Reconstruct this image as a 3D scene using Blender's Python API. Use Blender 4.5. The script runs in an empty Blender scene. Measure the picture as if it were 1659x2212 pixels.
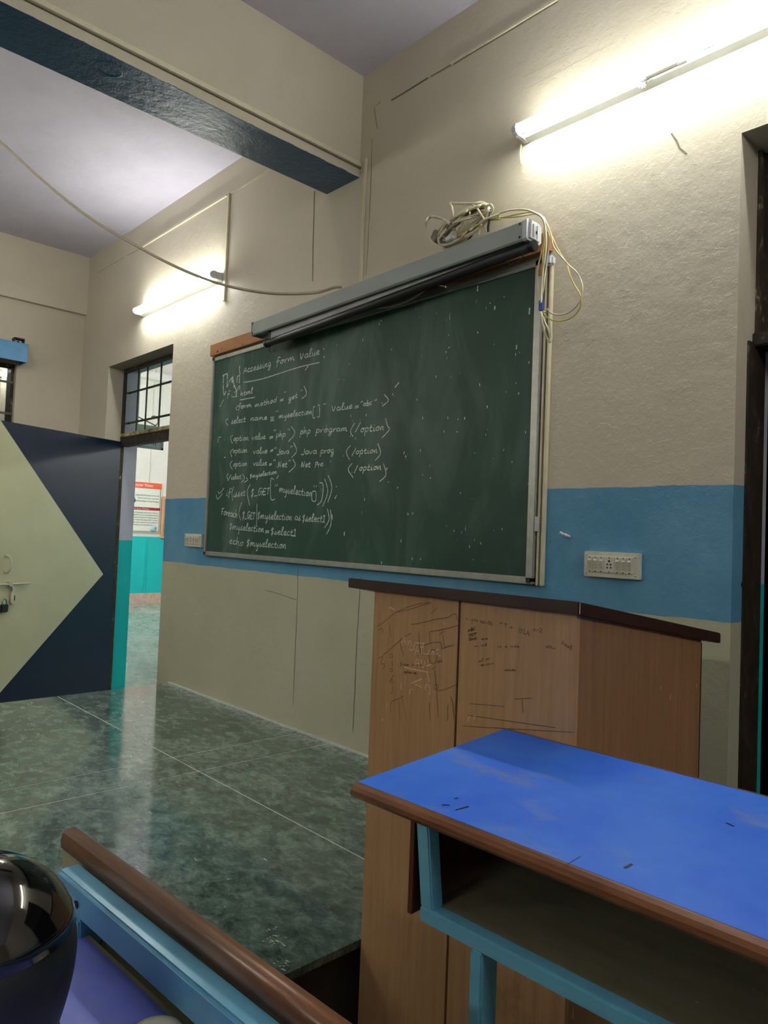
import bpy, bmesh, math, random
from mathutils import Vector, Matrix, Euler
random.seed(7)
# ---------------------------------------------------------------- camera
CX, CY, FPX = 829.5, 1106.0, 1556.786
YAW, PITCH, ROLL = 0.81819365, 0.03522138, 0.03921483
CAMR = (Matrix.Rotation(YAW, 3, 'Z') @ Matrix.Rotation(math.pi/2+PITCH, 3, 'X') @ Matrix.Rotation(ROLL, 3, 'Z'))
cam_d = bpy.data.cameras.new('camera'); cam = bpy.data.objects.new('camera', cam_d)
bpy.context.scene.collection.objects.link(cam)
cam.matrix_world = CAMR.to_4x4()
cam_d.sensor_fit = 'VERTICAL'; cam_d.sensor_height = 32.0
cam_d.lens = 32.0*FPX/2212.0
cam_d.clip_start = 0.02; cam_d.clip_end = 60
bpy.context.scene.camera = cam
# ---------------------------------------------------------------- world, exposure
sc = bpy.context.scene
w = bpy.data.worlds.new('world'); sc.world = w; w.use_nodes = True
w.node_tree.nodes['Background'].inputs[0].default_value = (0.55, 0.6, 0.7, 1)
w.node_tree.nodes['Background'].inputs[1].default_value = 0.02
sc.view_settings.view_transform = 'Standard'; sc.view_settings.look = 'None'
sc.view_settings.gamma = 1.0; sc.view_settings.use_curve_mapping = False
sc.view_settings.exposure = 1.3
TUBE = 40.0           # long tube over the board (light comes from its front half)
TUBE2 = 27.0          # tube left of the board
TUBE_ROOM = 42.0      # tube lights elsewhere in the room
TUBE_FOYER = 190.0  # unseen tubes added to brighten the foyer
sc.cycles.use_denoising = True
sc.cycles.max_bounces = 8; sc.cycles.diffuse_bounces = 5; sc.cycles.glossy_bounces = 4
sc.cycles.sample_clamp_indirect = 6.0
sc.cycles.caustics_reflective = False; sc.cycles.caustics_refractive = False
# ---------------------------------------------------------------- measuring helpers
D = 2.28
def ray(x, y): return CAMR @ Vector((x-CX, -(y-CY), -FPX))
def onY(x, y, v=D): r = ray(x, y); return r*(v/r.y)
def onX(x, y, v): r = ray(x, y); return r*(v/r.x)
def onZ(x, y, v): r = ray(x, y); return r*(v/r.z)
# ---------------------------------------------------------------- node helpers
def srgb(*c):
    if len(c) == 1: c = (c[0],)*3
    return tuple(((v/255)/12.92 if v/255 <= .04045 else ((v/255+.055)/1.055)**2.4) for v in c)+(1,)
class NT:
    def __init__(s, name, rough=.6, spec=.5, metal=0.0):
        s.m = bpy.data.materials.new(name); s.m.use_nodes = True
        s.t = s.m.node_tree; s.b = s.t.nodes['Principled BSDF']
        s.b.inputs['Roughness'].default_value = rough; s.b.inputs['Metallic'].default_value = metal
        s.b.inputs['Specular IOR Level'].default_value = spec
        s.geo = s.t.nodes.new('ShaderNodeNewGeometry')
    def link(s, a, b): s.t.links.new(a, b)
    def pos(s): return s.geo.outputs['Position']
    def xyz(s):
        n = s.t.nodes.new('ShaderNodeSeparateXYZ'); s.link(s.pos(), n.inputs[0]); return n.outputs
    def math(s, op, a, b=None, clamp=False):
        n = s.t.nodes.new('ShaderNodeMath'); n.operation = op; n.use_clamp = clamp
        for i, v in enumerate((a, b)):
            if v is None: continue
            if isinstance(v, (int, float)): n.inputs[i].default_value = v
            else: s.link(v, n.inputs[i])
        return n.outputs[0]
    def vec(s, scale, rot=(0, 0, 0)):
        n = s.t.nodes.new('ShaderNodeMapping'); s.link(s.pos(), n.inputs[0])
        n.inputs['Scale'].default_value = scale; n.inputs['Rotation'].default_value = rot; return n.outputs[0]
    def noise(s, scale, detail=4, rough=.55, vec=None, dist=0.0):
        n = s.t.nodes.new('ShaderNodeTexNoise'); n.inputs['Scale'].default_value = scale
        n.inputs['Detail'].default_value = detail; n.inputs['Roughness'].default_value = rough
        n.inputs['Distortion'].default_value = dist
        s.link(vec if vec is not None else s.pos(), n.inputs['Vector']); return n.outputs[0]
    def voro(s, scale, vec=None, feature='DISTANCE_TO_EDGE'):
        n = s.t.nodes.new('ShaderNodeTexVoronoi'); n.inputs['Scale'].default_value = scale; n.feature = feature
        s.link(vec if vec is not None else s.pos(), n.inputs['Vector']); return n.outputs[0]
    def ramp(s, fac, stops):
        n = s.t.nodes.new('ShaderNodeValToRGB'); s.link(fac, n.inputs[0])
        e = n.color_ramp.elements
        while len(e) < len(stops): e.new(0.5)
        for el, (p, c) in zip(e, stops):
            el.position = p; el.color = c if isinstance(c, tuple) else (c, c, c, 1)
        return n.outputs[0]
    def mix(s, fac, a, b):
        n = s.t.nodes.new('ShaderNodeMix'); n.data_type = 'RGBA'
        if isinstance(fac, (int, float)): n.inputs[0].default_value = fac
        else: s.link(fac, n.inputs[0])
        for i, v in ((6, a), (7, b)):
            if isinstance(v, tuple): n.inputs[i].default_value = v
            else: s.link(v, n.inputs[i])
        return n.outputs[2]
    def col(s, c):
        if isinstance(c, tuple): s.b.inputs['Base Color'].default_value = c
        else: s.link(c, s.b.inputs['Base Color'])
        return s
    def rough(s, v): s.link(v, s.b.inputs['Roughness'])
    def bump(s, h, strength=.3, dist=.01):
        n = s.t.nodes.new('ShaderNodeBump'); n.inputs['Strength'].default_value = strength
        n.inputs['Distance'].default_value = dist; s.link(h, n.inputs['Height'])
        s.link(n.outputs[0], s.b.inputs['Normal']); return s
M = {}
def simple(name, c, rough=.5, metal=0, spec=.5, var=.12, scale=30, bump=0.0, bdist=.002, vs=None):
    n = NT(name, rough, spec, metal)
    f = n.noise(scale, 3, vec=n.vec(vs) if vs else None)
    d = tuple(v*(1-var) for v in c[:3])+(1,); l = tuple(min(1, v*(1+var)) for v in c[:3])+(1,)
    n.col(n.ramp(f, [(.3, d), (.7, l)]))
    if bump: n.bump(f, bump, bdist)
    M[name] = n.m; return n.m
CREAM, CREAM_LOW = srgb(200, 191, 174), srgb(186, 184, 160)
BLUE, LAV, TEAL = srgb(78, 136, 172), srgb(186, 186, 200), srgb(12, 182, 182)
def wall_mat(name, dado=True, outer=True):
    n = NT(name, .55, .35)
    X, Y, Z = n.xyz()
    wob = n.math('MULTIPLY', n.math('SUBTRACT', n.noise(9, 3), .5), .012)
    zz = n.math('ADD', Z, wob)
    tint = n.noise(1.6, 4, .6)
    up = n.mix(n.ramp(tint, [(.3, 0.0), (.75, 1.0)]), CREAM, srgb(192, 183, 164))
    lo = n.mix(n.ramp(tint, [(.3, 0.0), (.75, 1.0)]), CREAM_LOW, srgb(172, 171, 146))
    bl = n.mix(n.ramp(n.noise(3.2, 5, .65), [(.35, 0.0), (.75, 1.0)]), BLUE, srgb(104, 156, 188))
    c = up
    if dado:
        c = n.mix(n.math('GREATER_THAN', zz, .205), n.mix(n.math('GREATER_THAN', zz, -.219), lo, bl), up)
        # scuffs low on the wall
        sc_ = n.ramp(n.noise(7, 6, .7, n.vec((1, 1, .6))), [(.66, 0.0), (.74, 1.0)])
        low = n.math('LESS_THAN', Z, -.3)
        c = n.mix(n.math('MULTIPLY', n.math('MULTIPLY', sc_, low), .35), c, srgb(120, 116, 98))
    if outer:
        o = n.mix(n.math('GREATER_THAN', zz, -.105), TEAL, LAV)
        c = n.mix(n.math('GREATER_THAN', Y, 2.43), c, o)
    n.col(c)
    h1 = n.noise(14, 6, .6); h2 = n.noise(90, 3, .6)
    h3 = n.ramp(n.noise(26, 5, .7, n.vec((1, 1, 2.6))), [(.60, 0.0), (.68, 1.0)])
    h = n.math('ADD', n.math('ADD', h1, n.math('MULTIPLY', h2, .12)), n.math('MULTIPLY', h3, .18))
    n.bump(h, .5, .007)
    M[name] = n.m; return n.m
wall_mat('wall_paint'); wall_mat('wall_plain', False, False)
def two_tone(name, lo, hi, z, rough=.45):
    n = NT(name, rough); X, Y, Z = n.xyz()
    t = n.ramp(n.noise(5, 5), [(.3, 0.0), (.8, 1.0)])
    hi2 = tuple(v*.93 for v in hi[:3])+(1,); lo2 = tuple(v*.92 for v in lo[:3])+(1,)
    n.col(n.mix(n.math('GREATER_THAN', Z, z), n.mix(t, lo, lo2), n.mix(t, hi, hi2))); n.bump(n.noise(20, 5), .3, .01)
    M[name] = n.m
two_tone('foyer_paint', TEAL, srgb(222, 218, 206), -.15)
simple('shade_dark', srgb(60, 56, 50), .8, var=.2, scale=4)  # shade of the passage and the platform core, put into the colour
# ceiling: lilac whitewash
n = NT('ceiling_paint', .8); n.col(n.mix(n.ramp(n.noise(2.5, 6, .65), [(.35, 0.0), (.75, 1.0)]), srgb(198, 193, 208), srgb(184, 180, 194)))
n.bump(n.noise(8, 6, .6), .5, .015); M['ceiling'] = n.m
# beam: cream sides, gloss blue soffit
n = NT('beam_paint', .55, .5); X, Y, Z = n.xyz()
wob = n.math('MULTIPLY', n.math('SUBTRACT', n.noise(22, 3), .5), .016)
m = n.math('LESS_THAN', n.math('SUBTRACT', Z, n.math('MAXIMUM', wob, 0.0)), 1.789)
bl = n.mix(n.ramp(n.noise(6, 5), [(.3, 0.0), (.7, 1.0)]), srgb(44, 96, 134), srgb(36, 84, 120))
n.col(n.mix(m, n.mix(n.ramp(n.noise(2, 4), [(.3, 0.0), (.7, 1.0)]), CREAM, srgb(186, 180, 160)), bl))
n.rough(n.math('SUBTRACT', .62, n.math('MULTIPLY', m, .34)))
n.bump(n.math('ADD', n.noise(12, 5, .6), n.math('MULTIPLY', n.noise(50, 5, .75, n.vec((1, .6, 1))), .5)), .7, .010)
M['beam'] = n.m
# green granite
def granite(name, base, dark, light, rough):
    n = NT(name, rough, .95)
    v = n.vec((1, 1, 1), (0, 0, .5))
    a = n.noise(13, 12, .78, n.vec((1, 1.5, 1), (0, 0, .5)), .35); big = n.noise(2.6, 4, .6)
    c = n.ramp(n.math('ADD', n.math('MULTIPLY', a, .8), n.math('MULTIPLY', big, .2)), [(.41, dark), (.495, base), (.60, light)])
    vein = n.ramp(n.voro(9, n.vec((.6, 2.6, 1), (0, 0, .9))), [(0.0, 1.0), (.012, 0.0)])
    vn = n.math('MULTIPLY', vein, n.ramp(n.noise(5, 5, .7), [(.55, 0.0), (.66, 1.0)]))
    c = n.mix(n.math('MULTIPLY', vn, .6), c, dark)
    br = n.ramp(n.noise(22, 8, .75, n.vec((.6, 2.4, 1), (0, 0, -.5))), [(.66, 0.0), (.72, 1.0)])
    c = n.mix(n.math('MULTIPLY', br, .45), c, tuple(v*1.5 for v in light[:3])+(1,))
    fl = n.ramp(n.noise(60, 3, .5, n.vec((1, 2.5, 1), (0, 0, 1.0))), [(.70, 0.0), (.76, 1.0)])
    c = n.mix(n.math('MULTIPLY', fl, .5), c, srgb(160, 170, 160))
    X, Y, Z = n.xyz()
    chalk = n.math('MULTIPLY', n.ramp(n.math('SUBTRACT', 2.28, Y), [(0.0, 1.0), (.16, 0.0)]),
                   n.ramp(n.noise(34, 6, .75), [(.40, 0.0), (.62, 1.0)]))
    c = n.mix(n.math('MULTIPLY', chalk, .75), c, srgb(186, 190, 192))
    n.col(c)
    n.rough(n.math('ADD', rough, n.math('MULTIPLY', n.noise(6, 5, .6), .10)))
    n.bump(n.noise(16, 5, .6), .04, .002); M[name] = n.m
granite('granite', srgb(82, 104, 94), srgb(48, 66, 60), srgb(122, 142, 128), .07)
simple('grout', srgb(190, 195, 185), .7)
simple('floor_stone', srgb(74, 76, 68), .35, var=.3, scale=12)
n = NT('foyer_floor', .2, .5); n.col(n.ramp(n.noise(1.6, 6, .6, n.vec((1, 1.5, 1))), [(.35, srgb(108, 118, 98)), (.6, srgb(128, 134, 122)), (.75, srgb(150, 150, 146))]))
n.rough(n.math('ADD', .18, n.math('MULTIPLY', n.noise(7, 4), .2))); M['foyer_floor'] = n.m
simple('skirting', srgb(198, 168, 152), .5, var=.18, scale=20)
# wood laminate
def wood(name, a, b, grain=(1, 1, .05), scale=60, rough=.45, spec=.35, dirt=True):
    n = NT(name, rough, spec)
    g = n.noise(scale, 5, .7, n.vec(grain)); l = n.noise(2.2, 4, .6)
    c = n.ramp(g, [(.30, a), (.70, b)])
    c = n.mix(n.math('MULTIPLY', n.ramp(l, [(.3, 0.0), (.7, 1.0)]), .28), c, tuple(v*.62 for v in a[:3])+(1,))
    if dirt:
        d = n.ramp(n.noise(5, 7, .75), [(.60, 0.0), (.72, 1.0)])
        c = n.mix(n.math('MULTIPLY', d, .28), c, srgb(60, 46, 34))
        wsp = n.ramp(n.noise(55, 2, .5, n.vec((1, 1, .32))), [(.755, 0.0), (.775, 1.0)])
        c = n.mix(n.math('MULTIPLY', wsp, .7), c, srgb(196, 170, 150))
    n.col(c); n.bump(g, .12, .001); M[name] = n.m
wood('laminate_wood', srgb(170, 130, 92), srgb(196, 156, 114))
wood('laminate_wood_shaded', srgb(134, 98, 70), srgb(160, 121, 87))  # same laminate, with the shade of the lectern's side put into its colour
wood('bead_wood', srgb(84, 50, 30), srgb(138, 90, 58), (.12, 1, 1), 50, .30, .5, False)
wood('panel_brown', srgb(66, 34, 22), srgb(92, 50, 34), (1, 1, .1), 40, .4, .4, False)
wood('plank', srgb(158, 108, 62), srgb(180, 128, 76), (.06, 1, 1), 40, .5, .3, False)
wood('ply_shaded', srgb(110, 106, 82), srgb(130, 126, 100), (.2, 1, 1), 30, .6, .2, True)  # ply darkened to carry the shade inside the desk
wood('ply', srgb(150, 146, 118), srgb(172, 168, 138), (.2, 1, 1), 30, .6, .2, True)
# dark polish with worn scratches
n = NT('dark_polish', .38, .5)
s1 = n.ramp(n.noise(70, 5, .7, n.vec((.5, 1, 1.6))), [(.66, 0.0), (.70, 1.0)])
n.col(n.mix(n.math('MULTIPLY', s1, .55), n.ramp(n.noise(9, 4), [(.3, srgb(46, 26, 22)), (.7, srgb(62, 38, 32))]), srgb(150, 120, 104)))
M['dark_polish'] = n.m
# blue laminates
def blue_lam(name, a, b, rough, stain):
    n = NT(name, rough, .5)
    c = n.mix(n.ramp(n.noise(5, 6, .65), [(.35, 0.0), (.75, 1.0)]), a, b)
    d = n.ramp(n.noise(3.9, 7, .72, n.vec((1, 1.4, 1))), [(.56, 0.0), (.72, 1.0)])
    c = n.mix(n.math('MULTIPLY', d, stain), c, srgb(128, 140, 160))
    k = n.ramp(n.noise(16, 5, .6, n.vec((.5, 1.6, 1))), [(.70, 0.0), (.75, 1.0)])
    c = n.mix(n.math('MULTIPLY', k, .5), c, srgb(50, 60, 110))
    n.col(c); n.rough(n.math('ADD', rough-.06, n.math('MULTIPLY', n.noise(9, 5), .2))); M[name] = n.m
blue_lam('blue_laminate', srgb(22, 98, 228), srgb(56, 128, 234), .42, .7)
blue_lam('blue_laminate_dull', srgb(98, 114, 208), srgb(130, 140, 216), .38, .3)
def enamel(name, c, rough=.28):
    n = NT(name, rough, .55)
    f = n.noise(16, 5, .65, n.vec((.4, 1, 1)))
    n.col(n.ramp(f, [(.3, tuple(v*.85 for v in c[:3])+(1,)), (.72, tuple(min(1, v*1.18) for v in c[:3])+(1,))]))
    n.bump(n.noise(45, 4, .6, n.vec((.35, 1, 1))), .22, .003); M[name] = n.m
enamel('blue_enamel', srgb(98, 164, 194)); enamel('pelmet_blue', srgb(60, 140, 198), .4)
# blackboard
n = NT('board_green', .5, .35); X, Y, Z = n.xyz()
base = n.ramp(n.noise(2, 4), [(.3, srgb(32, 62, 50)), (.7, srgb(40, 76, 62))])
sm = n.ramp(n.noise(2.6, 7, .62, n.vec((1.4, 1, .55), (0, .35, 0)), .8), [(.48, 0.0), (.75, 1.0)])
lft = n.ramp(n.math('ADD', n.math('MULTIPLY', X, -.4), -.55), [(0.0, .35), (1.0, 1.0)])
c = n.mix(n.math('MULTIPLY', n.math('MULTIPLY', sm, lft), .46), base, srgb(128, 150, 138))
wsp = n.ramp(n.noise(60, 2, .4, n.vec((1.6, 1, .5))), [(.775, 0.0), (.79, 1.0)])
c = n.mix(n.math('MULTIPLY', wsp, .55), c, srgb(176, 186, 178)); n.col(c); M['board'] = n.m
n = NT('chalk', .9, .1); n.col(n.mix(n.ramp(n.noise(150, 3, .6), [(.35, 0.0), (.62, 1.0)]), srgb(150, 168, 158), srgb(225, 230, 222))); M['chalk'] = n.m
simple('pencil', srgb(62, 46, 34), .6, var=.3, scale=80); simple('ink', srgb(24, 20, 20), .4)
simple('pink_chalk', srgb(226, 186, 162), .8, var=.15, scale=120)
simple('aluminium', srgb(176, 178, 172), .35, .75, var=.1); simple('black_plastic', srgb(16, 16, 17), .5, var=.2)
simple('case_grey', srgb(152, 160, 156), .42, .1, var=.05, scale=6); simple('cap_white', srgb(196, 200, 204), .35)
simple('screen_cloth', srgb(170, 172, 172), .7, var=.08); simple('pvc', srgb(206, 198, 172), .4, var=.06)
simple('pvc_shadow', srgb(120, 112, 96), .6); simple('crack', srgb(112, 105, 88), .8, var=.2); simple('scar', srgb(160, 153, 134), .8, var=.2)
simple('cable_cream', srgb(204, 196, 168), .45, var=.08); simple('cable_dusty', srgb(160, 150, 128), .5, var=.1); simple('cable_yellow', srgb(198, 180, 92), .45)
simple('cable_grey', srgb(120, 114, 102), .5, var=.15); simple('cable_black', srgb(30, 30, 32), .4)
simple('wire_red', srgb(120, 40, 40), .5); simple('wire_green', srgb(60, 110, 70), .5); simple('wire_blue', srgb(60, 80, 160), .5)
simple('batten_white', srgb(214, 220, 220), .3, var=.03); simple('ballast', srgb(130, 130, 122), .4, .4, var=.15)
simple('switch_plate', srgb(206, 204, 188), .35, var=.04); simple('switch_rocker', srgb(186, 184, 170), .3, var=.04)
simple('hole', srgb(10, 10, 10), .8); simple('steel', srgb(150, 156, 160), .25, .9, var=.1)
simple('door_navy', srgb(16, 27, 50), .33, var=.14, scale=5); simple('door_cream', srgb(186, 186, 152), .45, var=.05, scale=4)
simple('door_hardware', srgb(190, 188, 164), .4, var=.06)
simple('padlock_body', srgb(74, 72, 76), .3, .8)
n = NT('old_frame', .6, .4)
n.col(n.ramp(n.noise(22, 6, .75, n.vec((1, 1, .4))), [(.40, srgb(40, 32, 24)), (.58, srgb(64, 52, 36)), (.66, srgb(168, 158, 128))])); n.bump(n.noise(40, 5), .5, .004); M['old_frame'] = n.m
n = NT('frame_dark', .6, .3); n.col(n.ramp(n.noise(26, 6, .75, n.vec((1, 1, .5))), [(.45, srgb(38, 32, 26)), (.62, srgb(60, 50, 38)), (.70, srgb(130, 122, 100))])); M['frame_dark'] = n.m
n = NT('frame_gold', .6, .3); n.col(n.ramp(n.noise(26, 6, .75, n.vec((.5, 1, 1))), [(.42, srgb(88, 76, 50)), (.5, srgb(150, 138, 104)), (.7, srgb(184, 174, 140))])); M['frame_gold'] = n.m
simple('bar_brown', srgb(84, 74, 54), .5, var=.15)
simple('sign_green', srgb(100, 128, 108), .5); simple('sign_rim', srgb(12, 66, 52), .4); simple('sign_face', srgb(112, 126, 120), .5)
simple('print_black', srgb(26, 26, 28), .6); simple('poster_white', srgb(226, 224, 210), .5, var=.02)
simple('poster_orange', srgb(222, 98, 60), .5, var=.08, scale=3); simple('poster_red', srgb(150, 24, 36), .5, var=.04)
simple('print_white', srgb(235, 232, 225), .6); simple('print_brown', srgb(96, 52, 44), .6); simple('print_paleblue', srgb(178, 204, 208), .6); simple('print_blue', srgb(30, 80, 150), .6)
simple('board_wood', srgb(196, 150, 110), .5, var=.12, scale=30, vs=(1, 1, .1))
simple('pad_grey', srgb(108, 112, 114), .4)
n = NT('helmet_gloss', .07, .8); n.col(srgb(9, 10, 11))
n.rough(n.ramp(n.noise(14, 5, .7), [(.5, .05), (.62, .32)])); M['helmet_gloss'] = n.m
simple('helmet_matte', srgb(13, 13, 15), .5, var=.2)
simple('pale_cream', srgb(206, 208, 186), .5, var=.05)
n = NT('glass', .02, .5); n.col((.92, .97, .96, 1)); n.b.inputs['Transmission Weight'].default_value = 1.0; n.b.inputs['IOR'].default_value = 1.12; n.b.inputs['Roughness'].default_value = .02; M['glass'] = n.m
def emit(name, c, s):
    m = bpy.data.materials.new(name); m.use_nodes = True; t = m.node_tree
    t.nodes.remove(t.nodes['Principled BSDF']); e = t.nodes.new('ShaderNodeEmission')
    e.inputs[0].default_value = c; e.inputs[1].default_value = s
    t.links.new(e.outputs[0], t.nodes['Material Output'].inputs[0]); M[name] = m
emit('tube_glow', (.98, 1.0, .92, 1), TUBE); emit('tube_glow_plain', (.98, 1.0, .93, 1), TUBE2); emit('tube_glow_next', (1.0, .98, .86, 1), 11.0); emit('tube_glow_side', (1, 1, .93, 1), 66.0); emit('tube_glow_room', (1.0, 1.0, .90, 1), TUBE_ROOM); emit('tube_glow_foyer', (.97, 1.0, 1.0, 1), TUBE_FOYER)
# ---------------------------------------------------------------- mesh helpers (all in world coordinates)
COL = sc.collection
WM = {}
def new(): return bmesh.new()
def box(bm, x0, x1, y0, y1, z0, z1, mi=0, mat=None):
    v = [bm.verts.new(p) for p in ((x0, y0, z0), (x1, y0, z0), (x1, y1, z0), (x0, y1, z0), (x0, y0, z1), (x1, y0, z1), (x1, y1, z1), (x0, y1, z1))]
    if mat is not None:
        for q in v: q.co = mat @ q.co
    for f in ((0, 3, 2, 1), (4, 5, 6, 7), (0, 1, 5, 4), (1, 2, 6, 5), (2, 3, 7, 6), (3, 0, 4, 7)):
        bm.faces.new([v[i] for i in f]).material_index = mi
    return bm
def B(*a, bevel=0.0, seg=2, mat=None):
    bm = box(new(), *a)
    if bevel: bmesh.ops.bevel(bm, geom=bm.edges[:], offset=bevel, segments=seg, affect='EDGES')
    if mat is not None: bmesh.ops.transform(bm, matrix=mat, verts=bm.verts[:])
    return bm
def catmull(p, n=6, closed=False):
    p = [Vector(q) for q in p]; out = []; L = len(p)
    if L < 3: return p
    rng = range(L if closed else L-1)
    for i in rng:
        a, b, c, d = (p[(i-1) % L] if closed or i > 0 else p[0]), p[i], p[(i+1) % L], (p[(i+2) % L] if closed or i+2 < L else p[-1])
        for k in range(n):
            t = k/n
            out.append(.5*((2*b)+(c-a)*t+(2*a-5*b+4*c-d)*t*t+(3*b-a-3*c+d)*t**3))
    if not closed: out.append(p[-1])
    return out
def tube(bm, pts, r, n=6, closed=False, smooth=True, mi=0):
    pts = [Vector(q) for q in pts]; L = len(pts); rings = []; up = None
    for i, q in enumerate(pts):
        a = pts[(i-1) % L] if (closed or i > 0) else q; b = pts[(i+1) % L] if (closed or i < L-1) else q
        t = (b-a)
        t = t.normalized() if t.length > 1e-9 else Vector((0, 0, 1))
        if up is None: up = t.orthogonal().normalized()
        s = t.cross(up)
        s = s.normalized() if s.length > 1e-6 else t.orthogonal().normalized()
        up = s.cross(t).normalized()
        rr = r[i] if isinstance(r, (list, tuple)) else r
        rings.append([bm.verts.new(q+(s*math.cos(2*math.pi*k/n)+up*math.sin(2*math.pi*k/n))*rr) for k in range(n)])
    for i in range(L if closed else L-1):
        a, b = rings[i], rings[(i+1) % L]
        for k in range(n):
            f = bm.faces.new((a[k], a[(k+1) % n], b[(k+1) % n], b[k])); f.smooth = smooth; f.material_index = mi
    if not closed:
        bm.faces.new(rings[0][::-1]).material_index = mi; bm.faces.new(rings[-1]).material_index = mi
    return bm
def prism(bm, poly, axis, a, b, mi=0):
    """extrude a 2-D polygon along an axis ('x','y','z')"""
    def P(u, v, t): return {'x': (t, u, v), 'y': (u, t, v), 'z': (u, v, t)}[axis]
    lo = [bm.verts.new(P(u, v, a)) for u, v in poly]; hi = [bm.verts.new(P(u, v, b)) for u, v in poly]
    n = len(poly); bm.faces.new(lo[::-1]).material_index = mi; bm.faces.new(hi).material_index = mi
    for i in range(n): bm.faces.new((lo[i], lo[(i+1) % n], hi[(i+1) % n], hi[i])).material_index = mi
    return bm
def lathe(bm, prof, c, axis='z', n=24, smooth=True):
    rings = []
    for r, h in prof:
        ring = []
        for k in range(n):
            a = 2*math.pi*k/n; u, v = r*math.cos(a), r*math.sin(a)
            p = {'z': (u, v, h), 'x': (h, u, v), 'y': (u, h, v)}[axis]
            ring.append(bm.verts.new(Vector(c)+Vector(p)))
        rings.append(ring)
    for a, b in zip(rings, rings[1:]):
        for k in range(n):
            f = bm.faces.new((a[k], a[(k+1) % n], b[(k+1) % n], b[k])); f.smooth = smooth
    bm.faces.new(rings[0][::-1]); bm.faces.new(rings[-1]); return bm
def obj(name, bm, mat, parent=None, label=None):
    bmesh.ops.recalc_face_normals(bm, faces=bm.faces[:])
    me = bpy.data.meshes.new(name)
    pm = WM.get(parent.name, Matrix.Identity(4)) if parent else Matrix.Identity(4)
    bm.transform(pm.inverted()); bm.to_mesh(me); bm.free()
    for k in (mat if isinstance(mat, (list, tuple)) else (mat,)): me.materials.append(M[k])
    o = bpy.data.objects.new(name, me); COL.objects.link(o)
    if parent: o.parent = parent
    WM[o.name] = pm
    if label: o['label'] = label
    return o
def thing(name, label, cat, loc, rz=0, group=None):
    o = bpy.data.objects.new(name, None); COL.objects.link(o)
    o.location = loc; o.rotation_euler = (0, 0, rz); o.empty_display_size = .05
    WM[o.name] = Matrix.Translation(loc) @ Matrix.Rotation(rz, 4, 'Z')
    o['label'] = label; o['category'] = cat
    if group: o['group'] = group
    return o
def tag(o, label, cat, group=None):
    o['label'] = label; o['category'] = cat
    if group: o['group'] = group
    return o
def origin_to(o, loc):
    """put a single-mesh thing's origin at its base"""
    o.data.transform(Matrix.Translation(-Vector(loc))); o.location = loc; WM[o.name] = Matrix.Translation(loc); return o
def struct(name, bm, mat, parent=None):
    o = obj(name, bm, mat, parent); o['kind'] = 'structure'; return o
def strip(bm, pts, wd, nrm, mi=0):
    """flat ribbon along pts lying in the plane with normal nrm"""
    pts = [Vector(p) for p in pts]; nrm = Vector(nrm); prev = None
    for i, q in enumerate(pts):
        a = pts[max(0, i-1)]; b = pts[min(len(pts)-1, i+1)]; t = b-a
        if t.length < 1e-7: continue
        s = nrm.cross(t.normalized())*wd*.5
        cur = (bm.verts.new(q-s), bm.verts.new(q+s))
        if prev: bm.faces.new((prev[0], prev[1], cur[1], cur[0])).material_index = mi
        prev = cur
    return bm
def text(body, size, mat, parent, name, O, ux, uy, align='LEFT', sx=1.0):
    """flat lettering as a mesh: O origin, ux reading direction, uy up direction"""
    cu = bpy.data.curves.new(name, 'FONT'); cu.body = body; cu.size = size; cu.align_x = align; cu.resolution_u = 2
    t = bpy.data.objects.new(name, cu); COL.objects.link(t)
    bpy.context.view_layer.update()
    me = bpy.data.meshes.new_from_object(t.evaluated_get(bpy.context.evaluated_depsgraph_get()))
    bpy.data.objects.remove(t); bpy.data.curves.remove(cu)
    ux = Vector(ux).normalized(); uy = Vector(uy).normalized(); uz = ux.cross(uy)
    mw = Matrix((ux, uy, uz)).transposed().to_4x4(); mw.translation = Vector(O)
    pm = WM.get(parent.name, Matrix.Identity(4)) if parent else Matrix.Identity(4)
    me.transform(pm.inverted() @ mw @ Matrix.Diagonal((sx, 1, 1, 1))); me.materials.clear(); me.materials.append(M[mat])
    o = bpy.data.objects.new(name, me); COL.objects.link(o); o.parent = parent; WM[o.name] = pm
    return o
# ---------------------------------------------------------------- the room
FL, PZ, CZ, XL, XR, YB = -1.33, -1.015, 2.305, -6.31, 2.6, -3.6
WO = 2.55                                   # outer face of the front wall
D1 = (-5.73, -4.626, 1.28); D2 = (-.876, .24, 1.30)      # door openings: x0, x1, top
WT = 3.2
bm = new()
box(bm, XL-.25, D1[0], D, WO, FL, WT); box(bm, D1[0], D1[1], D, WO, D1[2], WT)
box(bm, D1[1], D2[0], D, WO, FL, WT); box(bm, D2[0], D2[1], D, WO, D2[2], WT); box(bm, D2[1], XR+.2, D, WO, FL, WT)
wall_front = struct('wall_front', bm, 'wall_paint')
WY0, WY1, WZ0, WZ1 = .55, 1.762, .1, 1.288  # window in the left wall
bm = new()
box(bm, XL-.25, XL, YB, WY0, FL, CZ+.1); box(bm, XL-.25, XL, WY1, D, FL, CZ+.1)
box(bm, XL-.25, XL, WY0, WY1, FL, WZ0); box(bm, XL-.25, XL, WY0, WY1, WZ1, CZ+.1)
wall_left = struct('wall_left', bm, 'wall_paint')
struct('wall_back', B(XL-.25, XR+.2, YB-.2, YB, FL, CZ+.1), 'wall_paint')
struct('wall_right', B(XR, XR+.2, YB, D, FL, CZ+.1), 'wall_paint')
struct('ceiling', B(XL-.25, XR+.2, YB-.2, D, CZ, CZ+.1), 'ceiling')
struct('floor', B(-12.4, XR+.2, YB-.2, 9.2, FL-.1, FL), 'floor_stone')
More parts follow.
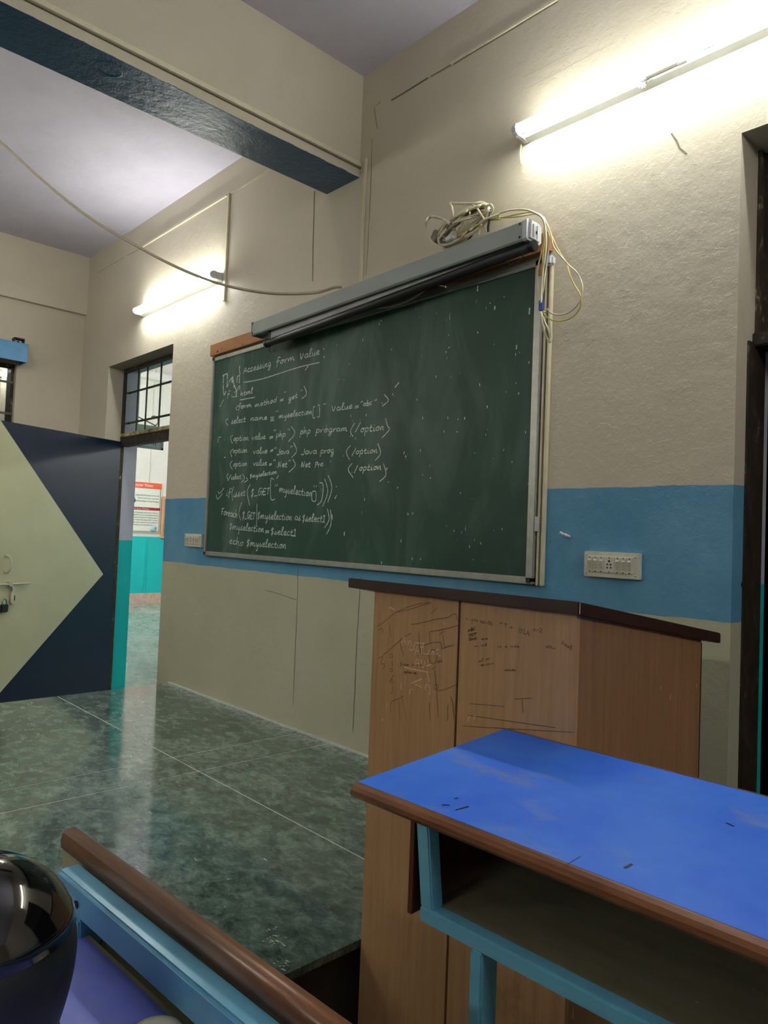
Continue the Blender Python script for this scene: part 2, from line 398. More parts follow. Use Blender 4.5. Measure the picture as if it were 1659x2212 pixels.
beam = struct('trim_1', B(-2.969, -2.71, YB, D, 1.788, CZ), 'beam'); beam['label'] = 'deep ceiling beam with cream sides and glossy blue underside'
lb = struct('trim_2', B(XL, XL+.045, YB, D, 1.808, CZ), 'wall_plain'); lb['label'] = 'shallow cream beam along the top of the left wall'
# wire casing on the beam face and on the front wall
obj('wire_casing', B(-2.71, -2.698, YB, D, 1.838, 1.862, bevel=.002), 'pvc', beam)
obj('casing_shadow', B(-2.71, -2.6995, YB, D, 1.831, 1.8385), 'pvc_shadow', beam)  # shadow line under the casing, painted as a dark strip
# old bulb-hole ring on the underside of the beam
bm = new(); c = onZ(235, 150, 1.788)
tube(bm, [c+Vector((.045*math.cos(a), .05*math.sin(a), .0005)) for a in [k*math.pi/12 for k in range(24)]], .0022, 5, True)
obj('hole_ring', bm, 'beam', beam)
obj('wire_casing', B(-3.972, -3.948, D-.014, D, 1.43, 2.115, bevel=.003), 'pvc', wall_front)
obj('wire_casing', B(-2.668, -2.652, D-.012, D, 1.20, 1.865, bevel=.002), 'pvc', wall_front)
def casing(p0, p1, h=.013, d=.010, mat='pvc'):
    a, b = onY(*p0), onY(*p1)
    bm = new(); box(bm, min(a.x, b.x), max(a.x, b.x), D-d, D, (a.z+b.z)/2-h/2, (a.z+b.z)/2+h/2); return obj('wire_casing', bm, mat, wall_front)
casing((310, 533), (492, 421)); casing((498, 418), (590, 366), .008, .006)
casing((975, 137), (1205, 0), .010, .008)
def crack(pts, wd=.004, mat='crack', par=None, off=.0012, deep=False):
    bm = new(); strip(bm, [onY(x, y, D-off) for x, y in pts], wd, (0, -1, 0)); return obj('crack', bm, mat, par or wall_front)
crack([(210, 590), (240, 572), (268, 556)], .003); crack([(275, 552), (305, 536)], .004)
crack([(845, 217), (880, 196), (925, 168)], .009); crack([(930, 166), (974, 140)], .006)
crack([(979, 139), (1040, 102), (1100, 67), (1150, 36), (1205, 3)], .005)
crack([(815, 278), (808, 232), (822, 220)], .004)
crack([(679, 412), (678, 470), (676, 530), (675, 608)], .006); crack([(644, 1226), (641, 1330), (636, 1440), (633, 1525)], .003)
crack([(779, 1245), (770, 1400), (766, 1500), (762, 1582)], .004); crack([(804, 300), (800, 420), (793, 560), (790, 594)], .003)
crack([(412, 690), (425, 665), (431, 652)], .004); crack([(1450, 288), (1462, 305), (1468, 320), (1484, 333)], .005)
crack([(573, 1275), (600, 1282), (640, 1296)], .003)
for a, b in (((1128, 168), (1260, 100)), ((1135, 192), (1330, 90)), ((1155, 230), (1290, 160))): crack([a, b], .0015, 'scar')
random.seed(3)
for k in range(34):
    x, y = random.choice([(random.uniform(1210, 1560), random.uniform(320, 900)), (random.uniform(1190, 1560), random.uniform(420, 760)), (random.uniform(388, 452), random.uniform(760, 1060))])
    L = random.uniform(4, 13); a = random.uniform(-.7, .2); crack([(x, y), (x+L*.5, y+L*.5*math.sin(a)-1), (x+L, y+L*math.sin(a))], random.uniform(.0012, .0022), 'scar')
# ---------------------------------------------------------------- foyer beyond the left door, dark passage beyond the right door
struct('wall_1', B(-12.4, -12.1, 2.0, 9.2, FL, WT), 'foyer_paint'); wf = bpy.data.objects['wall_1']
struct('wall_2', B(-12.1, XR+.2, 9.0, 9.2, FL, WT), 'foyer_paint')
struct('wall_light_block', B(-2.95, -2.75, WO, 9.0, FL, WT), 'foyer_paint')  # unseen partition, added to keep foyer light out of the passage
struct('wall_4', B(-12.1, XL-.25, 2.28, WO, FL, WT), 'foyer_paint')
struct('ceiling_foyer', B(-12.4, -2.75, WO, 9.2, WT, WT+.1), 'ceiling')
struct('ceiling_passage', B(-2.75, XR+.2, WO, 9.2, WT-.2, WT-.1), 'shade_dark')
struct('wall_5', B(-2.75, XR, 4.6, 4.8, FL, WT), 'shade_dark')
struct('wall_6', B(XR, XR+.2, D, 4.8, FL, WT), 'shade_dark')
struct('floor_foyer', B(-12.1, -2.95, WO, 9.0, FL, FL+.004), 'foyer_floor')
struct('floor_doorway', B(D1[0], D1[1], D, WO, FL, FL+.005), 'foyer_floor')
struct('baseboard_foyer', B(-12.1, -12.07, WO, 9.0, FL, -1.14, bevel=.004), 'skirting')
b2 = struct('trim_3', B(-12.1, -11.9, WO, 9.0, 2.60, 2.72), 'foyer_paint'); b2['label'] = 'cream ledge high on the foyer wall'
bm = new()
for yy in (2.9, 3.45, 4.0, 4.55, 5.1, 5.65, 6.2, 6.75): box(bm, -12.1, -12.05, yy, yy+.06, 2.75, 3.1)
obj('vent_block', bm, 'foyer_paint', b2)
obj('wire_casing', B(-12.1, -12.085, 5.625, 5.645, -1.14, -.15), 'foyer_paint', wf)
obj('wire_casing', B(-12.1, -12.09, 5.62, 5.63, .81, 2.6), 'pvc', wf)
# room behind the left window
struct('wall_7', B(-8.9, -8.7, -2.5, D, FL, CZ), 'wall_plain'); struct('wall_8', B(-8.7, XL-.25, -2.5, -2.4, FL, CZ), 'wall_plain')
struct('ceiling_room', B(-8.9, XL-.25, -2.5, D, CZ, CZ+.1), 'ceiling')
# ---------------------------------------------------------------- platform of green stone slabs
XP0, XP1, YP = -4.44, -1.367, .60
plat = struct('floor_platform', B(XP0+.03, XP1-.03, YP+.03, D, FL, PZ-.022), 'shade_dark'); plat['label'] = 'raised teaching platform'  # core painted dark for the shade under the slab edge
g = obj('grout_bed', B(XP0+.004, XP1-.004, YP+.004, D, PZ-.022, PZ-.0012), 'grout', plat)
xs = [XP0, -2.985, -2.752, XP1]; ys = [YP, 1.565, D]
for i in range(3):
    for j in range(2):
        jx, jy = .0028, .0028
        obj('stone_slab', B(xs[i]+(jx if i else 0), xs[i+1]-(jx if i < 2 else 0), ys[j]+(jy if j else 0), ys[j+1]-(jy if j < 1 else 0), PZ-.02, PZ-random.uniform(0, .0006)), 'granite', plat)
bm = new(); random.seed(21); tp = lambda x, y: onZ(x, y, PZ+.0007)
for k in range(60):
    x, y = random.choice([(random.gauss(590, 12), random.gauss(2030, 14)), (random.gauss(600, 16), random.gauss(2085, 9)), (random.uniform(200, 770), random.uniform(1620, 2000))])
    a = random.uniform(-.4, .7); L = random.uniform(2, 9); p_ = tp(x, y)
    if p_.x > XP1-.01: continue
    q_ = tp(x+L*math.cos(a), y+L*math.sin(a))
    if q_.x > XP1-.01: continue
    strip(bm, [p_, (p_+q_)/2+Vector((0, random.uniform(-.002, .002), 0)), q_], random.uniform(.0012, .004), (0, 0, 1))
o = obj('chalk_flecks', bm, 'chalk', plat); o['kind'] = 'stuff'
bm = new(); box(bm, XP0, XP1, D-.016, D, PZ, PZ+.008); obj('mortar_line', bm, 'grout', plat)
# ---------------------------------------------------------------- left door: frame, transom, leaf
door1 = struct('door_1', new(), 'old_frame'); door1['label'] = 'doorway with barred glass transom and open navy and cream door leaf'
def dpart(name, bm, mat, par, label=None): return obj(name, bm, mat, par, label)
FY0, FY1 = 2.405, 2.46
LZ0, LZ1 = .655, .735
dpart('jamb', B(D1[0], D1[0]+.018, FY0, FY0+.025, FL, D1[2]), 'old_frame', door1); dpart('jamb', B(D1[1]-.018, D1[1], FY0, FY0+.025, FL, D1[2]), 'old_frame', door1)
dpart('transom_rail', B(D1[0]+.018, D1[1]-.018, FY0-.01, FY1, .722, .752, bevel=.003), 'frame_gold', door1)
dpart('lintel_rail', B(D1[0]+.018, D1[1]-.018, FY0, FY1, .650, .722), 'frame_dark', door1)
dpart('head_rail', B(D1[0]+.018, D1[1]-.018, FY0, FY0+.025, D1[2]-.03, D1[2]), 'old_frame', door1)
for px in (-5.55, -5.39, -5.155, -4.92): dpart('grille_bar', B(px-.009, px+.009, 2.452, 2.458, .752, D1[2]), 'bar_brown', door1)
for pz in (.848, 1.097): dpart('grille_bar', B(D1[0], D1[1], 2.4585, 2.4645, pz-.008, pz+.008), 'bar_brown', door1)
dpart('transom_pane', B(D1[0]+.002, D1[1]-.002, 2.434, 2.438, .75, D1[2]), 'glass', door1)
H = Vector((D1[0]+.012, 2.418, 0)); dv = Vector((.39, -1.013, 0)).normalized(); nv = Vector((-dv.y, dv.x, 0))
LM = Matrix((( dv.x, nv.x, 0, H.x), (dv.y, nv.y, 0, H.y), (0, 0, 1, 0), (0, 0, 0, 1)))   # local: s along the leaf, n towards camera, z
LT, LB, LW = .69, FL+.012, 1.10
leaf = dpart('door_leaf', B(0, LW, -.035, 0, LB, LT, mat=LM), 'door_navy', door1)
sl1 = (.671+.377)/(1.067-.127); sl2 = (-1.157+.377)/(.968-.127)
bm = new(); poly = [(.127, -.377), (.127+(LB+.377)/sl2 if (LB+.377)/sl2 < LW-.127 else LW, -.377+sl2*(LW-.127) if -.377+sl2*(LW-.127) > LB else LB), (LW, LB), (LW, LT), (min(LW, .127+(LT+.377)/sl1), LT)]
prism(bm, [(a, b) for a, b in poly], 'y', 0.0, .0012); bm.transform(LM)
dpart('arrow_panel', bm, 'door_cream', leaf, 'cream arrow shape painted on the navy door')
def lp(s, z, n=0.0): return LM @ Vector((s, n, z))
bm = new(); tube(bm, catmull([lp(.985, -.225, .002), lp(.978, -.232, .03), lp(.972, -.262, .042), lp(.974, -.31, .04), lp(.98, -.336, .025), lp(.985, -.338, .002)], 5), .008, 8)
dpart('door_handle', bm, 'door_hardware', leaf)
bm = new(); tube(bm, [lp(.805, -.421, .022), lp(LW-.01, -.421, .022)], .0075, 10)
box(bm, .94, .965, .0, .03, -.435, -.405, mat=LM); dpart('bolt_rod', bm, 'door_hardware', leaf)
bm = new(); prism(bm, [(.885, -.428), (.945, -.428), (.93, -.458), (.93, -.47), (.942, -.49), (.938, -.548), (.928, -.562), (.908, -.562), (.898, -.548), (.895, -.49), (.903, -.47), (.903, -.458)], 'y', .008, .020); bm.transform(LM)
dpart('hasp', bm, 'door_hardware', leaf)
dpart('hasp_slot', B(.911, .918, .0195, .0208, -.535, -.50, mat=LM), 'hole', leaf)
pl = thing('padlock', 'small dark steel padlock hanging from the hasp on the cream door arrow', 'padlock', tuple(lp(.995, -.60, .02)))
bm = new(); bm2 = B(.965, 1.02, .008, .034, -.61, -.555, bevel=.006, mat=LM); obj('lock_body', bm2, 'padlock_body', pl)
tube(bm, catmull([lp(.975, -.558, .02), lp(.975, -.535, .02), lp(.99, -.518, .02), lp(1.005, -.535, .02), lp(1.005, -.558, .02)], 4), .004, 8); obj('shackle', bm, 'steel', pl)
# ---------------------------------------------------------------- right door (frame only shows)
door2 = struct('door_2', new(), 'old_frame'); door2['label'] = 'right doorway with weathered dark brown frame'
dpart('jamb', B(D2[0], D2[0]+.007, 2.362, 2.50, FL, LZ0+.01), 'frame_dark', door2)
dpart('jamb', B(D2[1]-.045, D2[1], 2.41, 2.51, FL, D2[2]), 'old_frame', door2)
dpart('jamb', B(D2[0], D2[0]+.012, 2.42, 2.50, LZ0+.03, D2[2]), 'old_frame', door2)
dpart('transom_rail', B(D2[0], D2[1], 2.40, 2.50, .655, .70, bevel=.004), 'frame_dark', door2)
dpart('transom_panel', B(D2[0]+.012, D2[1]-.04, 2.45, 2.46, .70, D2[2]), 'frame_dark', door2)
bm = new(); c = onX(1606, 1262, D2[0]+.0015)
for k in (-1, 1): lathe(bm, [(.0001, 0), (.009, .0004), (.0001, .0012)], c+Vector((0, k*.011, 0)), 'x', 12)
dpart('bolt_hole', bm, 'hole', door2)
# ---------------------------------------------------------------- left window with pelmet
win = struct('window_1', new(), 'old_frame'); win['label'] = 'barred window in the left wall under a blue pelmet'
dpart('window_frame', B(XL-.09, XL-.05, WY1-.014, WY1, WZ0, WZ1), 'old_frame', win)
dpart('window_frame', B(XL-.09, XL-.05, WY0, WY1, WZ1-.02, WZ1), 'old_frame', win)
dpart('window_frame', B(XL-.09, XL-.05, WY0, WY0+.02, WZ0, WZ1), 'old_frame', win)
for pz in (.45, .66, .885, 1.14): dpart('grille_bar', B(XL-.048, XL-.040, WY0+.001, WY1-.001, pz-.009, pz+.009), 'bar_brown', win)
dpart('window_pane', B(XL-.075, XL-.071, WY0+.02, WY1-.014, WZ0, WZ1-.02), 'glass', win)
pel = thing('pelmet', 'blue painted pelmet board above the barred window on the left wall', 'pelmet', (XL+.075, 1.2, 1.285))
obj('front_board', B(XL+.135, XL+.15, .5, 1.795, 1.285, 1.425, bevel=.002), 'pelmet_blue', pel)
obj('end_board', B(XL+.001, XL+.136, 1.781, 1.795, 1.285, 1.425), 'pelmet_blue', pel)
obj('top_board', B(XL+.001, XL+.152, .5, 1.80, 1.4252, 1.433), 'pelmet_blue', pel)
br = obj('bracket', new(), 'black_plastic'); bm = new(); bm.from_mesh(br.data)
box(bm, XL+.06, XL+.13, 1.70, 1.706, 1.434, 1.475); box(bm, XL+.06, XL+.13, 1.77, 1.776, 1.434, 1.465)
box(bm, XL+.06, XL+.13, 1.70, 1.776, 1.466, 1.475); lathe(bm, [(.0001, 0), (.012, .001), (.012, .02), (.0001, .021)], (XL+.09, 1.738, 1.434), 'z', 10)
bm.to_mesh(br.data); bm.free(); origin_to(br, (XL+.095, 1.738, 1.434))
tag(br, 'small black metal bracket standing on the end of the blue pelmet', 'bracket')
# ---------------------------------------------------------------- tube lights
def tube_light(name, label, x0, x1, z, y=D, sgn=-1, glow='tube_glow', axis='x', detail=True, ballast=None, cap=.018, par_group=None, led=False):
    """batten along +x on a wall at y (sgn: which way it stands out)"""
    L = x1-x0; xc = (x0+x1)/2
    t = thing(name, label, 'light', (xc, y, z), 0, par_group)
    s = sgn
    bm = new(); prism(bm, [(y, z+.026), (y+s*.034, z+.021), (y+s*.040, z+.016), (y+s*.040, z-.016), (y+s*.034, z-.021), (y, z-.026)], 'x', x0+.02, x1-.02)
    body = obj('batten', bm, 'batten_white', t)
    bm = new(); tube(bm, [(x0+.022, y+s*.072, z), (x1-.022, y+s*.072, z)], .019, 32)
    if led:
        for f in bm.faces:
            n_ = f.calc_center_median()-Vector((0, y+s*.072, z)); n_.x = 0
            f.material_index = 0 if n_.normalized().dot(Vector((0, s*.95, -.31))) > -.42 else 1
    obj('tube_lamp', bm, [glow, 'cap_white'], t)
    for e, d in ((x0, 1), (x1, -1)):
        bm = new(); prism(bm, [(y+s*.005, z-.026), (y+s*.005, z+.026), (y+s*.045, z+.021), (y+s*.070, z+.025), (y+s*.088, z+.016), (y+s*.094, z), (y+s*.088, z-.016), (y+s*.07, z-.023), (y+s*.045, z-.022)], 'x', min(e, e+d*cap), max(e, e+d*cap))
        obj('lamp_holder', bm, 'cap_white', t)
    return t, body
T1X0, T1X1, T1Z = -1.700, -.42, 1.600
t1, body1 = tube_light('tube_light', 'long tube light above the right end of the blackboard, with loose wires under it', T1X0, T1X1, T1Z, led=True)
yb = D-.0405
obj('ballast_box', B(-1.175, -1.055, D-.062, D-.0402, T1Z-.017, T1Z+.017, bevel=.003), 'ballast', t1)
obj('ballast_bracket', B(-1.065, -1.035, D-.052, D-.0402, T1Z-.018, T1Z+.018), 'cap_white', t1)
obj('ballast_bracket', B(-1.195, -1.170, D-.052, D-.0402, T1Z-.018, T1Z+.018), 'cap_white', t1)
bm = new()
for p in ((-1.365, .0), (-1.015, .011), (-1.015, -.012)): lathe(bm, [(.0001, 0), (.004, -.0005), (.004, -.0015), (.0001, -.0018)], (p[0], yb, T1Z+p[1]), 'y', 10)
obj('screw', bm, 'ballast', t1)
text('bajaj', .020, 'print_black', t1, 'printed_mark', (-.985, yb-.0012, T1Z-.004), (1, 0, 0), (0, 0, 1)).data.materials[0] = M['print_blue']
text('Superior', .013, 'pad_grey', t1, 'printed_mark', (-.935, yb-.0012, T1Z-.002), (1, 0, 0), (0, 0, 1))
Yw = D-.035
for c_, pts in (('wire_green', [(1387, 160), (1391, 172), (1402, 176), (1413, 168), (1420, 162)]), ('wire_red', [(1418, 162), (1405, 173), (1392, 177), (1382, 180), (1384, 186)]),
                ('wire_green', [(1386, 164), (1385, 174), (1380, 176)]), ('cable_grey', [(1376, 168), (1371, 174), (1374, 180), (1380, 182)]),
                ('wire_red', [(1399, 162), (1400, 170), (1396, 178), (1392, 184)]), ('cable_cream', [(1403, 156), (1406, 160), (1404, 164), (1401, 162)]),
                ('cable_cream', [(1422, 147), (1419, 156), (1420, 162)]), ('cable_grey', [(1425, 145), (1432, 144), (1440, 140), (1448, 134)])):
    bm = new(); tube(bm, catmull([onY(x, y, Yw) for x, y in pts], 4), .0016, 5); obj('loose_wire', bm, c_, t1)
bm = new()
for p in ((1385, 184), (1390, 183), (1388, 187), (1419, 158)): q = onY(*p, Yw); box(bm, q.x-.007, q.x+.007, q.y-.005, q.y+.005, q.z-.006, q.z+.006)
obj('terminal_block', bm, 'cap_white', t1)
bm = new()
for p in ((1383, 187), (1388, 189), (1421, 158)): q = onY(*p, Yw-.006); box(bm, q.x-.004, q.x+.004, q.y-.001, q.y+.002, q.z-.004, q.z+.004)
obj('terminal_hole', bm, 'black_plastic', t1)
for pts in ([(1131, 284), (1124, 292), (1119, 303), (1115, 314)], [(1128, 288), (1126, 310), (1124, 335), (1127, 356)]):
    bm = new(); tube(bm, catmull([onY(x, y, D-.012) for x, y in pts], 5), .003, 6); obj('loose_wire', bm, 'cable_cream', t1)
T2X0, T2X1, T2Z = -5.125, -3.985, 1.590
t2, body2 = tube_light('tube_light', 'tube light on the wall left of the blackboard, ending at a vertical casing', T2X0, T2X1, T2Z, glow='tube_glow_plain')
obj('starter', B(-4.62, -4.585, D-.052, D-.0402, T2Z-.012, T2Z+.010, bevel=.003), 'ballast', t2)
bm = new(); box(bm, -4.40, -4.385, D-.05, D, T2Z+.045, T2Z+.056); obj('mounting_clip', bm, 'ballast', t2)
# lamps out of view: rest of the room, foyer, next room
tube_light('tube_light', 'unseen tube light added on the foyer side of the classroom wall, far end', -11.4, -10.2, 2.0, WO, 1, 'tube_glow_foyer')  # added out of view to brighten the foyer
tube_light('tube_light', 'unseen tube light added on the foyer side of the classroom wall, middle', -9.8, -8.6, 2.0, WO, 1, 'tube_glow_foyer')  # second added tube, also only there to light the foyer
tube_light('tube_light', 'tube light high on the back wall, left half', -4.6, -3.4, 1.6, YB, 1, 'tube_glow_room')
tube_light('tube_light', 'tube light high on the back wall, right half', -1.2, 0.0, 1.6, YB, 1, 'tube_glow_room')
def ylight(label, x, y0, y1, z, sg, glow):
    t = thing('tube_light', label, 'light', (x, (y0+y1)/2, z))
    bm = new(); box(bm, min(x, x+sg*.04), max(x, x+sg*.04), y0, y1, z-.025, z+.025); obj('batten', bm, 'batten_white', t)
    bm = new(); tube(bm, [(x+sg*.072, y0+.02, z), (x+sg*.072, y1-.02, z)], .019, 12); obj('tube_lamp', bm, glow, t)
ylight('tube light high on the right side wall', XR, .1, 1.3, 1.6, -1, 'tube_glow_side')
ylight('tube light on the left side wall beyond the left edge', XL+.05, -1.8, -.6, 1.6, 1, 'tube_glow_room')
ylight('unseen tube light added on the foyer end wall beyond the notice board', -12.1, 7.2, 8.4, 2.0, 1, 'tube_glow_foyer')  # added beyond the visible part of the wall, brightens the foyer
ylight('unseen tube light added on the foyer side of the partition, far', -2.95, 6.4, 7.6, 1.9, -1, 'tube_glow_foyer')  # added foyer fill, never in view
ylight('unseen tube light added on the hidden left face of the ceiling beam', -2.97, -1.0, .2, 2.0, -1, 'tube_glow_room')  # added to brighten the ceiling of the left bay
q0 = onX(2, 815, -8.66); q1 = onX(23, 805, -8.66)
ylight('tube light glimpsed through the barred window of the left wall', -8.7, q0.y-.9, q1.y, q1.z-.03, 1, 'tube_glow_next')
# ---------------------------------------------------------------- foyer poster, hanging sign, framed board
pst = thing('poster', 'white notice with orange heading on the foyer wall seen through the doorway', 'poster', (-12.09, 5.0, -.065))
PXx = -12.078
obj('sheet', B(-12.099, PXx, 4.1, 5.865, -.075, .80), 'poster_white', pst)
obj('orange_band', B(PXx, PXx+.003, 4.1, 5.865, .695, .80), 'poster_orange', pst); obj('red_band', B(PXx, PXx+.003, 4.1, 5.855, .315, .362), 'poster_red', pst)
bm = new(); box(bm, PXx, PXx+.003, 5.842, 5.850, -.055, .69); box(bm, PXx, PXx+.003, 4.12, 5.85, -.062, -.054); obj('border_line', bm, 'print_brown', pst)
def ptxt(s, y, z, size, mat='print_black', sx=1.0, al='RIGHT'): text(s, size, mat, pst, 'lettering', (PXx+.0045, y, z), (0, 1, 0), (0, 0, 1), al, sx)
ptxt('Prime Minister Vision', 5.70, .725, .075, 'print_white', .85)
ptxt('ment of Govt. Policies', 5.65, .326, .034, 'print_white', 1.25)
for i, s in enumerate(('Industry 4.0 will be based on four main', 'factors : Connectivity, Automation,', 'Artificial Intelligence & Real Time Data.')): ptxt(s, 5.825, .565-i*.052, .032, sx=.86)
for i, s in enumerate(('This is one of the greatest opportunities for India, not', 'just growth but also for job creation and driving', 'Government of India has set an ambitious target of', 'share of manufacturing output to GDP. To achieve', "in India' must be integrated with the principles of", 'the business to smart manufacturing.')):
    ptxt(s, 5.82-(.1 if i == 5 else 0), .262-i*.043, .029, sx=.86)
bm = new(); lathe(bm, [(.0001, 0), (.07, .0005), (.07, .002), (.0001, .0025)], (PXx, 5.74, .0), 'x', 20); obj('watermark_disc', bm, 'print_paleblue', pst)
bm = new(); lathe(bm, [(.0001, 0), (.06, .0005), (.06, .002), (.0001, .0025)], (PXx, 5.335, .475), 'x', 20); obj('picture_disc', bm, 'print_blue', pst)
fb = thing('notice_board', 'wooden framed board edge beside the white notice on the foyer wall', 'board', (-12.06, 6.3, -.17))
obj('frame', B(-12.1, -12.04, 5.885, 6.7, -.17, .575, bevel=.004), 'board_wood', fb); obj('board_panel', B(-12.04, -12.035, 5.92, 6.66, -.13, .53), 'pad_grey', fb)
sg = thing('hanging_sign', 'green framed sign hanging in the foyer beyond the transom', 'sign', (-8, 3.2, .93))
obj('sign_board', B(-8.02, -8.0, 2.75, 3.876, .925, 1.197), 'sign_green', sg)
bm = new(); box(bm, -8.0, -7.99, 2.75, 3.876, .925, .948); box(bm, -8.0, -7.99, 3.85, 3.876, .925, 1.197); obj('sign_rim', bm, 'sign_rim', sg)
obj('sign_face', B(-8.0, -7.995, 2.77, 3.85, .948, 1.02), 'sign_face', sg)
text('II', .10, 'print_black', sg, 'lettering', (-7.993, 3.74, .968), (0, 1, 0), (0, 0, 1))
bm = new(); tube(bm, [(-8.01, 2.53, 1.62), (-8.01, 3.78, 1.205)], .007, 6)
hk = [(0, 0), (.03, .02), (.045, .06), (.03, .10), (-.01, .115), (-.04, .10)]
tube(bm, catmull([(-8.01, 3.76+a, 1.20+b) for a, b in hk], 4), .007, 6); obj('sign_bracket', bm, 'bar_brown', sg)
# ---------------------------------------------------------------- blackboard
BX0, BX1, BZ0, BZ1 = -4.018, -1.578, -.147, 1.078
YB_ = D-.028
bb = thing('blackboard', 'wide dark green chalkboard covered on its left with handwritten code', 'blackboard', ((BX0+BX1)/2, D, BZ0))
obj('writing_surface', B(BX0+.01, BX1-.01, D-.022, D-.002, BZ0+.01, BZ1-.01), 'board', bb)
SY = D-.022
obj('frame_rail', B(BX0, BX1, YB_-.004, D, BZ0-.006, BZ0+.020, bevel=.003), 'aluminium', bb); obj('frame_rail', B(BX0, BX1, YB_-.004, D, BZ1-.024, BZ1, bevel=.003), 'aluminium', bb)
obj('frame_rail', B(BX0-.004, BX0+.018, YB_-.004, D, BZ0, BZ1, bevel=.003), 'aluminium', bb); obj('frame_rail', B(BX1-.034, BX1, YB_-.004, D, BZ0, BZ1, bevel=.003), 'aluminium', bb)
for cx_, cz_ in ((BX0-.004, BZ0-.008), (BX1-.031, BZ0-.008), (BX0-.004, BZ1-.022), ):
    obj('corner_cap', B(cx_-.004, cx_+.028, YB_-.008, D, cz_, cz_+.030, bevel=.007, seg=3), 'black_plastic', bb)
